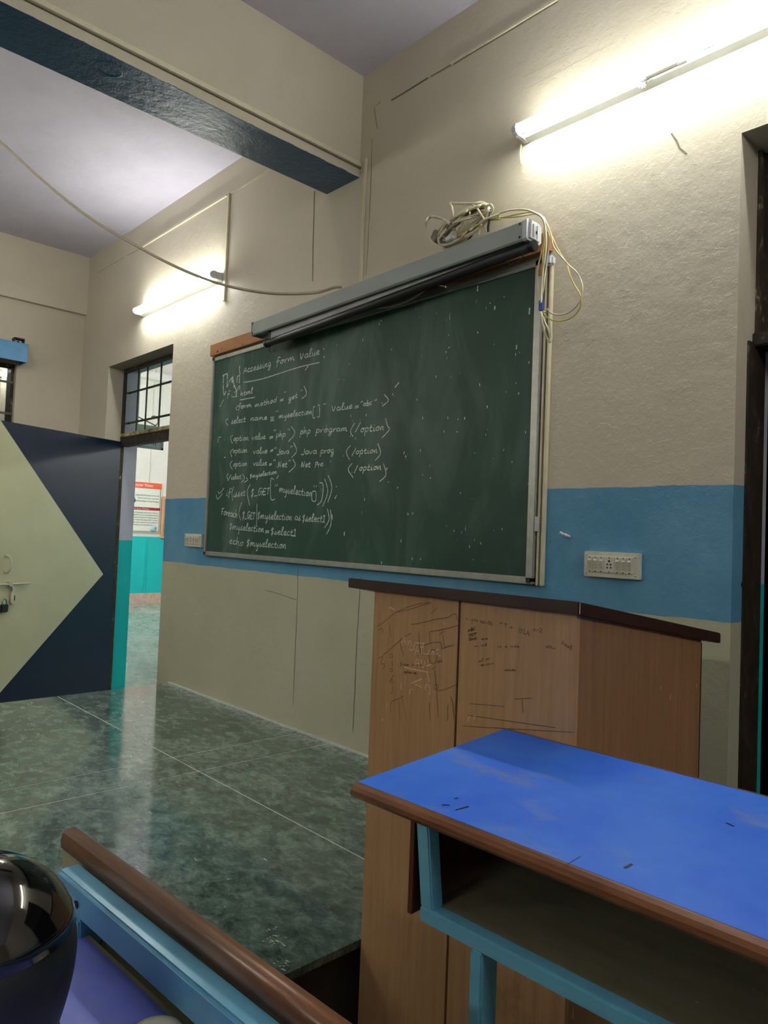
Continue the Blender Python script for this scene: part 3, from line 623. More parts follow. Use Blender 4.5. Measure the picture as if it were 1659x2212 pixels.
# chalk handwriting: single-line glyphs, x width first
G = {
'a': (.62, [[(.5,.8),(.25,.95),(.05,.5),(.2,.05),(.45,.3),(.52,.85),(.5,.2),(.62,.05)]]), 'b': (.55, [[(.12,1.8),(.08,.1),(.3,0),(.5,.35),(.4,.75),(.1,.5)]]),
'c': (.5, [[(.45,.8),(.25,.95),(.05,.5),(.15,.08),(.5,.15)]]), 'd': (.62, [[(.48,.8),(.25,.95),(.05,.5),(.2,.05),(.45,.3),(.55,1.9),(.5,.1)]]),
'e': (.52, [[(.08,.45),(.4,.6),(.38,.95),(.15,.85),(.05,.4),(.2,.02),(.52,.2)]]), 'f': (.45, [[(.5,1.7),(.3,1.95),(.18,1.5),(.15,-.6)],[(0,.85),(.45,.95)]]),
'g': (.6, [[(.5,.8),(.25,.95),(.05,.5),(.2,.1),(.48,.4),(.5,.85),(.45,-.7),(.25,-1.0),(.15,-.6),(.6,.1)]]), 'h': (.6, [[(.1,1.9),(.05,0),(.2,.75),(.4,.9),(.45,.1),(.6,.05)]]),
'i': (.3, [[(.1,.85),(.1,.1),(.3,.1)],[(.14,1.35),(.17,1.42)]]), 'j': (.3, [[(.2,.85),(.15,-.6),(-.05,-.8)],[(.22,1.3),(.24,1.38)]]),
'l': (.38, [[(.02,.1),(.3,1.5),(.22,1.95),(.1,1.4),(.12,.15),(.38,.1)]]), 'm': (.95, [[(.05,.9),(.08,0),(.25,.85),(.38,.8),(.4,.05),(.55,.85),(.7,.8),(.75,.1),(.95,.1)]]),
'n': (.62, [[(.05,.9),(.08,0),(.28,.85),(.45,.8),(.46,.1),(.62,.1)]]), 'N': (.8, [[(.1,-.1),(.15,1.5)],[(.15,1.5),(.5,0),(.6,1.7)]]),
'o': (.58, [[(.3,.95),(.06,.5),(.25,.02),(.5,.45),(.3,.95),(.58,.8)]]), 'p': (.58, [[(.1,1.0),(.04,-.9)],[(.08,.7),(.35,.98),(.5,.5),(.3,.02),(.08,.3)]]),
'r': (.45, [[(.05,.9),(.1,0),(.2,.7),(.45,.85)]]), 's': (.5, [[(.0,.05),(.3,1.2),(.2,.75),(.42,.3),(.3,.0),(.1,.15)]]), 't': (.5, [[(.22,1.5),(.18,.1),(.5,.1)],[(0,.85),(.45,.95)]]),
'u': (.58, [[(.05,.9),(.08,.1),(.3,.1),(.45,.85),(.45,.1),(.58,.1)]]), 'v': (.5, [[(.0,.9),(.2,.0),(.45,.9)]]), 'y': (.6, [[(.05,.9),(.1,.2),(.35,.15),(.48,.85),(.4,-.8),(.2,-.9)]]),
'A': (.75, [[(.0,-.1),(.38,1.5),(.6,0)],[(.1,.55),(.6,.6)]]), 'F': (.65, [[(.0,1.35),(.7,1.6)],[(.35,1.45),(.2,-.1)],[(.1,.7),(.5,.8)]]), 'P': (.6, [[(.1,1.5),(.05,-.1)],[(.0,1.4),(.5,1.45),(.5,.9),(.1,.75)]]),
'J': (.55, [[(.5,1.6),(.45,.1),(.2,-.1),(.0,.15)]]), 'V': (.65, [[(.0,1.5),(.25,.0),(.5,1.3)]]), 'G': (.75, [[(.6,1.5),(.2,1.5),(.05,.6),(.25,.0),(.5,.6)],[(.3,.75),(.7,.8),(.62,-.1)]]),
'E': (.6, [[(.55,1.35),(.1,1.3),(.1,.05),(.6,.1)],[(.1,.7),(.45,.75)]]), 'T': (.55, [[(.0,1.3),(.6,1.4)],[(.3,1.6),(.28,0)]]), '1': (.4, [[(.0,1.3),(.25,1.6),(.2,.0)],[(-.05,.0),(.45,.02)]]),
'$': (.6, [[(.5,1.2),(.25,1.4),(.1,1.0),(.4,.6),(.35,.1),(.1,.1)],[(.3,1.7),(.25,-.4)]]), '_': (.6, [[(.0,-.05),(.6,.0)]]), '=': (.6, [[(.05,.7),(.55,.78)],[(.05,.3),(.55,.38)]]),
'.': (.3, [[(.1,.05),(.16,.12)]]), '"': (.4, [[(.1,1.5),(.08,1.0)],[(.3,1.55),(.25,1.0)]]), ' ': (.5, []), '<': (.5, [[(.5,1.4),(.05,.6),(.4,-.3)]]), '>': (.5, [[(.0,1.4),(.45,.6),(.05,-.3)]]), '/': (.5, [[(.5,1.5),(.05,-.3)]]),
'(': (.4, [[(.35,1.7),(.1,.8),(.3,-.3)]]), 'B': (.6, [[(.1,1.5),(.05,0),(.5,.1),(.5,.7),(.1,.75),(.45,.9),(.45,1.4),(.1,1.5)]]), 'C': (.6, [[(.6,1.3),(.3,1.45),(.05,.7),(.2,.05),(.6,.1)]]),
'D': (.6, [[(.1,1.4),(.05,0),(.4,.1),(.55,.8),(.35,1.35),(.0,1.4)]]), 'H': (.6, [[(.1,1.4),(.05,0)],[(.55,1.4),(.5,0)],[(.1,.7),(.5,.75)]]), 'I': (.4, [[(.2,1.4),(.2,0)],[(0,1.4),(.4,1.4)],[(0,0),(.4,0)]]),
'L': (.6, [[(.1,1.4),(.05,0),(.6,.05)]]), 'M': (.8, [[(.05,0),(.1,1.4),(.4,.4),(.7,1.4),(.75,0)]]), '+': (.6, [[(.3,1.1),(.3,.2)],[(0,.65),(.6,.65)]]), '-': (.5, [[(.05,.6),(.45,.6)]]), 'x': (.5, [[(.0,.9),(.45,0)],[(.45,.9),(.0,0)]]), 'z': (.5, [[(0,.9),(.45,.9),(.0,.0),(.5,.05)]]), '2': (.5, [[(.0,1.2),(.25,1.45),(.45,1.0),(.0,.0),(.5,.05)]]), '0': (.5, [[(.25,1.3),(.02,.7),(.25,0),(.48,.7),(.25,1.3)]]),
}
rw = random.Random(5)
def word(bm, s, x0, y0, x1, y1, h, to3, wd, nrm, slant=.0, vec=None, mi=0):
    """write s from pixel (x0,y0) to (x1,y1) on its baseline with x-height h"""
    tot = sum(G[c][0]+.06 for c in s); dx, dy = (x1-x0), (y1-y0); u = 0.0
    for c in s:
        gw, strokes = G[c]
        for st in strokes:
            pts = []
            for a, b in st:
                t = (u+a)/tot; yy = b*h
                pts.append((x0+dx*t+yy*slant+rw.uniform(-.25, .25), y0+dy*t-yy+rw.uniform(-.25, .25)))
            pts = catmull([(p[0], p[1], 0) for p in pts], 3) if len(pts) > 2 else [Vector((p[0], p[1], 0)) for p in pts]
            strip(bm, [to3(p[0], p[1]) for p in pts], wd*rw.uniform(.85, 1.1), nrm, mi)
        u += gw+.06
def line(bm, pts, to3, wd, nrm, smooth=True, mi=0):
    q = [Vector((p[0], p[1], 0)) for p in pts]
    if smooth and len(q) > 2: q = catmull(q, 4)
    strip(bm, [to3(p[0], p[1]) for p in q], wd, nrm, mi)
tb = lambda x, y: onY(x, y, SY-.0008)
bm = new(); W = .0052; N = (0, -1, 0)
for s, x0, y0, x1, y1, h in (
    ('Accessing', 525, 807, 586, 790, 8.5), ('form', 596, 789, 637, 777, 8.5), ('Value', 647, 777, 691, 765, 9.5),
    ('f', 490, 858, 497, 857, 7), ('i1.', 499, 858, 518, 856, 7), ('html', 519, 856, 546, 849, 6.5),
    ('<form', 508, 885, 544, 878, 6), ('method', 550, 880, 598, 868, 6.5), ('"', 612, 855, 620, 853, 6), ('get', 623, 866, 643, 858, 6.5), ('"', 648, 851, 655, 849, 5.5), ('=', 604, 869, 614, 866, 7),
    ('select', 499, 916, 531, 911, 7.5), ('name', 541, 909, 577, 906, 6.5), ('"', 594, 898, 602, 896, 7), ('myselection', 602, 904, 674, 894, 7), ('"', 697, 882, 704, 881, 7),
    ('Value', 716, 889, 762, 882, 8.2), ('=', 765, 884, 776, 882, 8), ('"', 778, 877, 784, 876, 7), ('abc', 784, 878, 804, 874, 7), ('"', 807, 874, 815, 872, 7),
    ('option', 504, 953, 537, 951, 7), ('value', 544, 950, 574, 948, 7), ('=', 581, 950, 591, 948, 8), ('"', 590, 939, 597, 938, 7), ('php', 596, 945, 617, 943, 7.5), ('"', 621, 937, 627, 936, 7),
    ('php', 648, 938, 671, 936, 8), ('program', 682, 935, 751, 931, 8), ('option', 778, 934, 830, 929, 9.5),
    ('option', 503, 979, 534, 977, 6.5), ('value', 547, 980, 578, 979, 7), ('=', 583, 978, 591, 976, 7), ('"', 591, 977, 598, 976, 7), ('Java', 598, 982, 625, 980, 7.5), ('"', 626, 974, 633, 973, 7),
    ('Java', 650, 982, 685, 980, 8), ('prog', 692, 980, 722, 978, 8), ('option', 768, 981, 816, 978, 7.5),
    ('option', 503, 1008, 534, 1006, 6.5), ('value', 547, 1006, 577, 1005, 7), ('=', 580, 1008, 588, 1006, 7), ('"', 589, 1003, 596, 1003, 7), ('.Net', 596, 1009, 621, 1009, 7.5), ('"', 622, 1004, 628, 1003, 7),
    ('.Net', 646, 1009, 671, 1009, 7.5), ('Pro.', 680, 1010, 702, 1006, 7.5), ('option', 775, 1017, 824, 1014, 8),
    ('/', 491, 1036, 499, 1036, 7), ('select', 499, 1036, 521, 1034, 6), ('$myselection', 539, 1033, 598, 1023, 5.5),
    ('if', 488, 1072, 499, 1070, 8), ('isset', 504, 1074, 530, 1070, 8), ('$_GET', 541, 1072, 582, 1068, 10), ('"', 592, 1060, 601, 1059, 9), ('myselection', 603, 1063, 674, 1073, 9.5), ('"', 675, 1060, 687, 1061, 8),
    ('Foreach', 477, 1111, 513, 1119, 9), ('$_GET', 523, 1120, 550, 1122, 10), ('$myselection', 555, 1120, 631, 1124, 9), ('as', 636, 1123, 650, 1125, 8.5), ('$select1', 652, 1126, 702, 1128, 9),
    ('$myselection', 495, 1143, 570, 1150, 8.5), ('=', 572, 1153, 582, 1154, 9), ('$select1', 584, 1154, 639, 1158, 9),
    ('echo', 495, 1174, 526, 1180, 9), ('$myselection', 532, 1179, 618, 1185, 9)):
    word(bm, s, x0, y0, x1, y1, h, tb, W, N, .12)
for pts in ([(526, 826), (568, 818), (643, 794), (690, 783)], [(659, 800), (666, 790)], [(518, 864), (551, 858)], [(699, 752), (700, 755)], [(699, 774), (701, 769)], [(474, 876), (476, 877), (483, 863)],
            [(657, 834), (662, 851), (652, 861)], [(493, 904), (487, 910), (493, 920)], [(584, 902), (592, 900.5)], [(584, 906), (592, 904.5)], [(584, 909.5), (592, 908)],
            [(681, 879), (677, 880), (676, 902), (681, 901.5)], [(687, 876), (690, 876), (690, 899), (685, 900)], [(830, 852), (839, 865), (826, 877)], [(862, 826), (853, 837)], [(825, 870), (826, 872)],
            [(503, 940), (498, 946), (502, 958)], [(629, 921), (637, 936), (623, 954)], [(766, 914), (757, 932), (763, 943)], [(779, 912), (767, 934)], [(833, 904), (837, 920), (841, 928), (825, 946)],
            [(504, 970), (498, 977), (501, 987)], [(634, 956), (641, 974), (630, 988)], [(757, 962), (748, 976), (755, 993)], [(769, 968), (760, 985)], [(816, 958), (822, 979), (810, 995)],
            [(502, 995), (497, 1004), (502, 1014)], [(632, 992), (638, 1005), (624, 1020)], [(761, 1001), (752, 1014), (763, 1032)], [(773, 1005), (765, 1022)], [(828, 1001), (834, 1025), (820, 1040)],
            [(494, 1023), (490, 1028), (493, 1038)], [(524, 1024), (528, 1033), (521, 1043)], [(527, 1042), (535, 1037), (532, 1032)], [(602, 1027), (597, 1034)],
            [(471, 1061), (474, 1066), (484, 1054)], [(467, 1068), (470, 1078), (481, 1066)], [(505, 1051), (501, 1066), (503, 1082)], [(541, 1046), (534, 1062), (539, 1091)],
            [(592, 1037), (585, 1035), (585, 1077), (594, 1078)], [(674, 1063), (674, 1081), (682, 1081), (682, 1062), (675, 1062)], [(690, 1043), (698, 1047), (695, 1080), (685, 1091)],
            [(701, 1034), (708, 1062), (697, 1094)], [(709, 1027), (717, 1054), (708, 1085)], [(726, 1050), (727, 1052)], [(727, 1070), (723, 1078)],
            [(522, 1085), (516, 1108), (520, 1124)], [(555, 1088), (554, 1138)], [(707, 1099), (711, 1122), (701, 1140)], [(714, 1101), (715, 1132), (705, 1154)], [(717, 1111), (718, 1122)],
            [(471, 947), (471, 956)], [(472, 945), (477, 944)], [(484, 988), (487, 988)]):
    line(bm, pts, tb, W*.95, N)
# dotted scribble at the top left of the board
for pts in ([(481, 812), (486, 809), (492, 807)], [(483, 812), (482, 828)], [(482, 830), (483, 850), (485, 852), (488, 845)], [(491, 808), (491, 820)], [(491, 822), (490, 836), (494, 828)], [(494, 826), (498, 820), (503, 813)],
            [(503, 815), (504, 824), (500, 818)], [(500, 824), (505, 828), (505, 838)], [(505, 830), (510, 842), (512, 850)], [(518, 790), (517, 800), (519, 808)], [(518, 810), (513, 814), (512, 826)], [(518, 812), (517, 828)], [(516, 834), (512, 844), (511, 856)], [(518, 832), (518, 842)]):
    line(bm, pts, tb, W*1.5, N)
random.seed(11)
for k in range(90):
    x = random.uniform(700, 1160); y = random.uniform(640, 1230)
    if y < 690 - (x-760)*.3 + 20: continue
    L = random.uniform(1.5, 6); strip(bm, [tb(x, y), tb(x-random.uniform(-.6, 1.2), y+L)], random.uniform(.002, .0045), N)
for x, y, L in ((1069, 661, 8), (1116, 745, 9), (744, 1149, 8), (1144, 665, 14), (1032, 617, 12), (836, 1010, 5)): strip(bm, [tb(x, y), tb(x-.6, y+L)], .006, N)
cw = obj('chalk_writing', bm, 'chalk', bb); cw['kind'] = 'stuff'; cw['label'] = 'white chalk handwriting about form values and options'
# casing strips up the right side of the board, seen from the front
cs = thing('wire_casing', 'thin cream double wire casing running up the right edge of the blackboard', 'casing', (-1.56, D, BZ0))
for a, b in ((-1.5745, -1.5655), (-1.556, -1.546)): obj('casing_strip', B(a, b, D-.02, D, BZ0-.01, 1.06, bevel=.002), 'pvc', cs)
obj('casing_cap', B(-1.5745, -1.538, D-.032, D, 1.045, 1.085, bevel=.008, seg=3), 'cap_white', cs)
bm = new(); box(bm, -1.5745, -1.566, D-.034, D-.0205, .045, .10); obj('tape_scrap', bm, 'cap_white', cs)
# ---------------------------------------------------------------- mounting plank and projector screen
pk = obj('plank', B(-4.062, -1.556, D-.030, D-.001, 1.100, 1.172, bevel=.002), 'plank'); origin_to(pk, (-2.78, D-.015, 1.10))
pk.rotation_euler = (0, math.radians(-.25), 0)
tag(pk, 'brown wooden mounting plank on the wall behind the projector screen', 'plank')
for px_, pz_, r_ in ((470, 758, .009), (479, 753, .005), (468, 760, .004), (524, 744, .006)):
    q = onY(px_, pz_, D-.031); bm = new(); lathe(bm, [(.0001, 0), (r_, -.0004), (r_*.9, -.0012), (.0001, -.0015)], q, 'y', 10)
    o = obj('knot', bm, 'print_brown', None); o.data.transform(Matrix.Translation(-Vector(pk.location))); o.data.transform(pk.rotation_euler.to_matrix().to_4x4().inverted()); o.parent = pk
tilt = Matrix.Rotation(math.radians(-.95), 4, 'Y')
SXc = -2.4875; SZc = 1.1365
SM = Matrix.Translation((SXc, 0, SZc)) @ tilt @ Matrix.Translation((-SXc, 0, -SZc))
scr = thing('projector_screen', 'long grey projector screen case above the blackboard, its cloth pulled slightly crooked', 'screen', (SXc, D, 1.1))
SY0, SY1 = 2.135, 2.222
bm = new(); prism(bm, [(SY0+.006, 1.100), (SY0, 1.106), (SY0, 1.171), (SY0+.006, 1.176), (SY1, 1.176), (SY1, 1.100), (SY1-.02, 1.100), (SY1-.02, 1.112), (SY0+.014, 1.112), (SY0+.014, 1.100)], 'x', -3.405, -1.590); bm.transform(SM)
case = obj('case', bm, 'case_grey', scr)
for a, b in ((-3.412, -3.404), (-1.591, -1.572)):
    bm = new(); prism(bm, [(SY0-.002, 1.104), (SY0-.002, 1.174), (SY0+.008, 1.180), (SY1-.01, 1.180), (SY1+.004, 1.170), (SY1+.004, 1.112), (SY1-.01, 1.098), (SY0+.006, 1.098)], 'x', a, b); bm.transform(SM)
    obj('end_cap', bm, 'cap_white' if a > -2 else 'case_grey', scr)
bm = new()
for a in (SY0+.012, SY0+.035, SY0+.060): box(bm, -1.572, -1.566, a, a+.006, 1.110, 1.166)
box(bm, -1.572, -1.567, SY0+.01, SY1-.012, 1.108, 1.114)
bm.transform(SM); obj('end_rib', bm, 'cap_white', scr)
bm = new()
for x_, z_ in ((-1.604, 1.165), (-1.604, 1.115), (-3.398, 1.165), (-3.398, 1.112)): lathe(bm, [(.0001, 0), (.0045, -.0004), (.0045, -.002), (.0001, -.0025)], (x_, SY0, z_), 'y', 10)
lathe(bm, [(.0001, 0), (.007, .0004), (.007, .003), (.0001, .004)], (-1.572, SY1-.025, 1.142), 'x', 10)
bm.transform(SM); obj('screw', bm, 'black_plastic', scr)
for x_ in (-3.2, -2.5, -1.75):
    bm = B(x_-.02, x_+.02, SY1-.002, D-.0315, 1.12, 1.168); bm.transform(SM); obj('wall_bracket', bm, 'case_grey', scr)
# cloth hanging a little on the left, none on the right; heavy black bottom bar
RB = [onY(578, 742, 2.168), onY(1152, 531, 2.168)]
bm = new(); n_ = 24
for i in range(n_+1):
    t = i/n_; x = RB[0].x+.03+(RB[1].x-.05-RB[0].x)*t; zb = RB[0].z+(RB[1].z-RB[0].z)*t; zt = 1.113+(x-SXc)*math.tan(math.radians(.95))
    yy = 2.165+.003*math.sin(t*9); bm.verts.new((x, yy, max(zt, zb+.002))); bm.verts.new((x, yy+.002*math.sin(t*23), zb))
bm.verts.ensure_lookup_table()
for i in range(n_): f = bm.faces.new((bm.verts[2*i], bm.verts[2*i+1], bm.verts[2*i+3], bm.verts[2*i+2])); f.smooth = True
cl = obj('screen_cloth', bm, 'screen_cloth', scr); s_ = cl.modifiers.new('th', 'SOLIDIFY'); s_.thickness = .0015
bm = new(); xa = RB[0].x+.012; box(bm, xa, xa+.022, 2.163, 2.1645, RB[0].z, 1.098); obj('black_border', bm, 'black_plastic', scr)
bm = new(); tube(bm, [RB[0], RB[1]], .0195, 16); d_ = (RB[1]-RB[0]).normalized(); tube(bm, [RB[0]-d_*.012, RB[0]+d_*.01], .0215, 16); tube(bm, [RB[1]-d_*.01, RB[1]+d_*.008], .0215, 16); obj('bottom_bar', bm, 'black_plastic', scr)
bm = new(); tube(bm, catmull([onY(x, y, 2.165) for x, y in ((1096, 554), (1095, 568), (1112, 570), (1128, 557), (1130, 544))], 4), .0025, 6); obj('pull_handle', bm, 'black_plastic', scr)
bm = new(); tube(bm, catmull([onY(x, y, 2.165) for x, y in ((583, 750), (581, 757), (584, 761))], 4), .002, 6); tube(bm, [onY(589, 760, 2.165), onY(594, 756, 2.165)], .002, 5); obj('pull_cord', bm, 'black_plastic', scr)
# cable lying behind the screen bar
bm = new(); tube(bm, catmull([onY(x, y, 2.245) for x, y in ((803, 665), (838, 664), (870, 655), (900, 640), (925, 622), (945, 617), (963, 620))], 5), .0035, 6)
o = obj('cable', bm, 'cable_cream'); origin_to(o, tuple(onY(880, 645, 2.245))); tag(o, 'cream cable curving along the top frame of the blackboard under the screen', 'cable')
# ---------------------------------------------------------------- long cable hanging across the room
e0, e1 = Vector((-4.09, 1.0)), Vector((-2.74, 2.185))
def oncable(x, y):
    r = ray(x, y); a = e1-e0; k = (e0.x*a.y-e0.y*a.x)/(r.x*a.y-r.y*a.x); return r*k
pts = [oncable(x, y) for x, y in ((-60, 262), (0, 306), (104, 400), (193, 470), (289, 528), (386, 579), (482, 615), (579, 633), (675, 633), (722, 621), (738, 620))]
d0 = pts[0]-pts[1]; far = [pts[0]+d0*.5+Vector((0, 0, -.02))]
zc = CZ-.02; q = pts[0]+d0*((zc-pts[0].z)/d0.z) if d0.z > 0 else pts[0]
bm = new(); tube(bm, catmull([q]+pts, 6), .0068, 8)
o = obj('cable', bm, 'cable_dusty'); origin_to(o, tuple(pts[-1])); tag(o, 'long pale cable sagging from the left edge down to the screen case', 'cable')
# ---------------------------------------------------------------- coil of cables on the screen case
def Z6(x, y): return 900+x*.1085, 420+y*.1085
coil = thing('cable_coil', 'tangled coil of cream cables lying on top of the projector screen case', 'cable coil', tuple(onY(1000, 535, 2.18)))
def cable(pts, r, mat, y=2.19, par=coil, conv=Z6, name='cable', amp=.012):
    q = []
    for i, p in enumerate(pts):
        x, yy = conv(*p); q.append(onY(x, yy, y+amp*math.sin(i*1.9+p[0]*.01)))
    bm = new(); tube(bm, catmull(q, 5), r, 7); return obj(name, bm, mat, par)
cable([(540, 1070), (430, 1030), (310, 950), (215, 800), (180, 640), (195, 520), (270, 450), (380, 450), (520, 490), (650, 580), (740, 690), (780, 800), (775, 900)], .0062, 'cable_cream', 2.17)
cable([(1440, 215), (1300, 185), (1000, 180), (760, 175), (665, 170), (700, 260), (715, 380), (700, 500), (650, 600)], .0060, 'cable_cream', 2.17)
loops = [(.0, 1.0, 0), (.08, .92, 3), (-.06, .84, -2), (.12, .80, 6), (.02, .72, 4), (-.1, .66, 0), (.16, .6, 8), (.05, .5, -4), (.1, .95, -8), (-.03, .78, 10), (.14, .9, 5), (.04, .86, -6), (.2, .7, 2), (-.04, .9, 7), (.08, .6, -3), (.0, .75, 1), (.11, .55, 9)]
for k, (o_, s_, tl) in enumerate(loops):
    pts = []
    for i in range(15):
        a = 2*math.pi*i/14+k*.7; u = math.cos(a)*600*(.84+.16*s_); v = math.sin(a)*225*s_*(1+.2*math.sin(a*2+k))
        th = math.radians(-38+tl); x = 940+u*math.cos(th)-v*math.sin(th)+o_*120; y = 610+u*math.sin(th)+v*math.cos(th)+o_*90
        lim = 1085-(x-540)*.375; y = min(y, lim-20); pts.append((x, y))
    cable(pts, .0062 if k % 3 else .0072, ('cable_cream', 'cable_grey', 'cable_cream', 'cable_cream')[k % 4], 2.17+.012*(k % 5))
for pts, m_ in (([(880, 500), (1060, 440), (1240, 390)], 'cable_cream'), ([(700, 575), (900, 520), (1180, 440), (1330, 380)], 'cable_cream'), ([(640, 720), (560, 760), (530, 810), (560, 880), (650, 900)], 'cable_grey'),
                ([(820, 730), (860, 640), (920, 550)], 'cable_cream'), ([(940, 400), (990, 340), (1050, 310), (1060, 400)], 'cable_cream'), ([(480, 960), (470, 900), (560, 780), (700, 660), (850, 560)], 'cable_grey'),
                ([(870, 900), (900, 840), (1060, 700), (1230, 600), (1420, 520), (1659, 490)], 'cable_yellow'), ([(1660, 390), (1500, 450), (1380, 500), (1250, 600)], 'cable_cream'), ([(1060, 720), (1250, 560), (1400, 480), (1659, 440)], 'cable_cream'),
                ([(1390, 770), (1340, 600), (1330, 480), (1260, 370), (1200, 270), (1120, 220)], 'cable_cream'), ([(1240, 810), (1250, 700), (1290, 600)], 'cable_cream'), ([(1380, 240), (1470, 200), (1520, 280), (1490, 370), (1440, 330)], 'cable_cream')):
    cable(pts, .0042, m_, 2.155)
cable([(1420, 740), (1425, 620), (1450, 480), (1480, 300)], .0045, 'cable_black', 2.155); cable([(1180, 690), (1120, 780), (1050, 870), (900, 930)], .004, 'cable_black', 2.165)
bm = new(); q = onY(944, 514, 2.2); mt = Matrix.Translation(q) @ Matrix.Rotation(.6, 4, 'Y'); box(bm, -.022, .022, -.02, .02, -.028, .028, mat=mt); bmesh.ops.bevel(bm, geom=bm.edges[:], offset=.005, segments=2, affect='EDGES'); obj('plug', bm, 'cable_grey', coil, 'grey plug head')
bm = new(); q = onY(973, 516, 2.15); mt = Matrix.Translation(q) @ Matrix.Rotation(-.2, 4, 'Y'); box(bm, -.018, .018, -.014, .014, -.011, .011, mat=mt); bmesh.ops.bevel(bm, geom=bm.edges[:], offset=.003, segments=2, affect='EDGES'); obj('connector', bm, 'cap_white', coil)
# wires over the case end and down the board's right edge
def Z4(x, y): return 1040+x*.1582, 430+y*.1582
hw = thing('hanging_wires', 'bunch of thin cream and yellow wires hanging off the right end of the screen case', 'wires', tuple(onY(1172, 560, 2.2)))
for k, (pts, r_, m_, y_) in enumerate((
    ([(120, 250), (260, 190), (420, 150), (600, 148), (730, 190), (830, 260), (870, 400), (885, 560), (870, 760), (845, 950), (822, 1200), (815, 1420)], .0038, 'cable_cream', 2.15),
    ([(0, 320), (120, 270), (300, 250), (480, 245), (640, 215), (760, 205), (835, 250), (860, 330), (880, 480), (880, 700), (850, 900), (825, 1150), (820, 1400)], .0038, 'cable_cream', 2.165),
    ([(150, 255), (330, 245), (500, 205), (680, 180), (800, 220), (850, 300), (870, 380), (860, 560), (835, 800), (830, 1000), (825, 1300)], .003, 'cable_yellow', 2.155),
    ([(840, 400), (850, 560), (815, 740), (780, 900), (765, 1050), (770, 1200), (790, 1400), (805, 1490)], .0026, 'cable_cream', 2.17),
    ([(830, 260), (905, 370), (960, 500), (1010, 620), (1080, 750), (1160, 880), (1200, 1020), (1260, 1160), (1330, 1270), (1362, 1380), (1340, 1500), (1240, 1610), (1100, 1662), (960, 1650), (870, 1590), (825, 1510)], .0026, 'cable_yellow', 2.19),
    ([(850, 250), (920, 400), (960, 540), (990, 660), (1110, 810), (1200, 910), (1290, 990), (1350, 1090), (1380, 1220), (1350, 1380), (1270, 1490), (1150, 1565), (1030, 1580), (940, 1550), (900, 1500), (880, 1550), (840, 1530)], .0028, 'cable_cream', 2.175),
    ([(920, 440), (930, 560), (905, 760), (880, 950), (860, 1100), (835, 1300)], .003, 'cable_cream', 2.18),
    ([(820, 1500), (825, 1600), (845, 1780), (890, 1900), (930, 1955), (955, 1900), (950, 1780), (930, 1680)], .0036, 'cable_cream', 2.20),
    ([(812, 1540), (835, 1700), (870, 1830), (910, 1920), (935, 1880), (915, 1780), (870, 1690), (835, 1600)], .003, 'cable_cream', 2.195),
    ([(820, 1560), (860, 1680), (900, 1790), (915, 1900)], .0028, 'cable_grey', 2.205))):
    cable(pts, r_, m_, y_, hw, Z4, 'wire', .004)
bm = new(); q = onY(1169.5, 660, 2.165); box(bm, q.x-.008, q.x+.008, q.y-.006, q.y+.006, q.z-.018, q.z+.018); obj('blue_connector', bm, 'wire_blue', hw)
bm = new(); q = onY(1167, 582, 2.22); box(bm, q.x-.01, q.x+.010, q.y-.003, q.y+.003, q.z-.022, q.z+.022); obj('wooden_block', bm, 'plank', hw)
# ---------------------------------------------------------------- switch boards
def switchboard(label, x0, x1, z0, z1, modules, rough_=False):
    t = thing('switchboard', label, 'switchboard', ((x0+x1)/2, D, z0))
    obj('face_plate', B(x0, x1, D-.020, D, z0, z1, bevel=.002), 'switch_plate', t)
    mx0, mx1, mz0, mz1 = x0+(x1-x0)*.075, x1-(x1-x0)*.10, z0+(z1-z0)*.19, z1-(z1-z0)*.19
    obj('module_bed', B(mx0, mx1, D-.025, D-.019, mz0, mz1, bevel=.001), 'switch_plate', t)
    tot = sum(1.75 if m == 'o' else 1 for m in modules); u = mx0; un = (mx1-mx0)/tot
    for m in modules:
        w_ = un*(1.75 if m == 'o' else 1); c_ = u+w_/2; zc_ = (mz0+mz1)/2
        o = obj('socket' if m == 'o' else 'switch', B(u+.0006, u+w_-.0006, D-.0265, D-.024, mz0+.001, mz1-.001, bevel=.0008), 'switch_plate', t)
        if m == 's':
            rk = new(); hh = (mz1-mz0)*.30; prism(rk, [(D-.0265, zc_-hh), (D-.0265, zc_+hh), (D-.0325, zc_+hh*.8), (D-.0275, zc_-hh)], 'x', c_-un*.26, c_+un*.26)
            obj('rocker', rk, 'switch_rocker', o)
        hb = new(); hs = [(0, .44, .0022), (0, -.44, .0022)]
        if m == 'o': hs += [(0, .24, .0040), (-.0065, .03, .003), (.0065, .03, .003), (-.0068, -.17, .003), (.0068, -.17, .003)]
        for a, b, r_ in hs: lathe(hb, [(.0001, 0), (r_, -.0002), (r_, -.0008), (.0001, -.001)], (c_+a, D-.0266, zc_+b*(mz1-mz0)), 'y', 8)
        obj('pin_hole', hb, 'hole', o); u += w_
    sb = new()
    for a, b in ((x0+.011, z1-.011), (x1-.014, z1-.014), (x0+.010, z0+.010), (x1-.012, z0+.012)): lathe(sb, [(.0001, 0), (.0042, -.0003), (.0038, -.0022), (.0001, -.003)], (a, D-.020, b), 'y', 10)
    obj('screw', sb, 'switch_rocker', t); return t
switchboard('white switchboard with six switches and a socket right of the blackboard', -1.372, -1.165, -.108, -.020, 'sssosss')
a = onY(396, 1153, D-.03); b = onY(431, 1181, D-.03)
switchboard('small white switchboard in the blue band left of the blackboard', a.x, b.x, (b.z+onY(396, 1181, D-.03).z)/2, (a.z+onY(431, 1153, D-.03).z)/2, 'ssosss')
st = thing('wire_stub', 'short white cable stub poking out of the blue band', 'wire', tuple(onY(1228, 1158, D)))
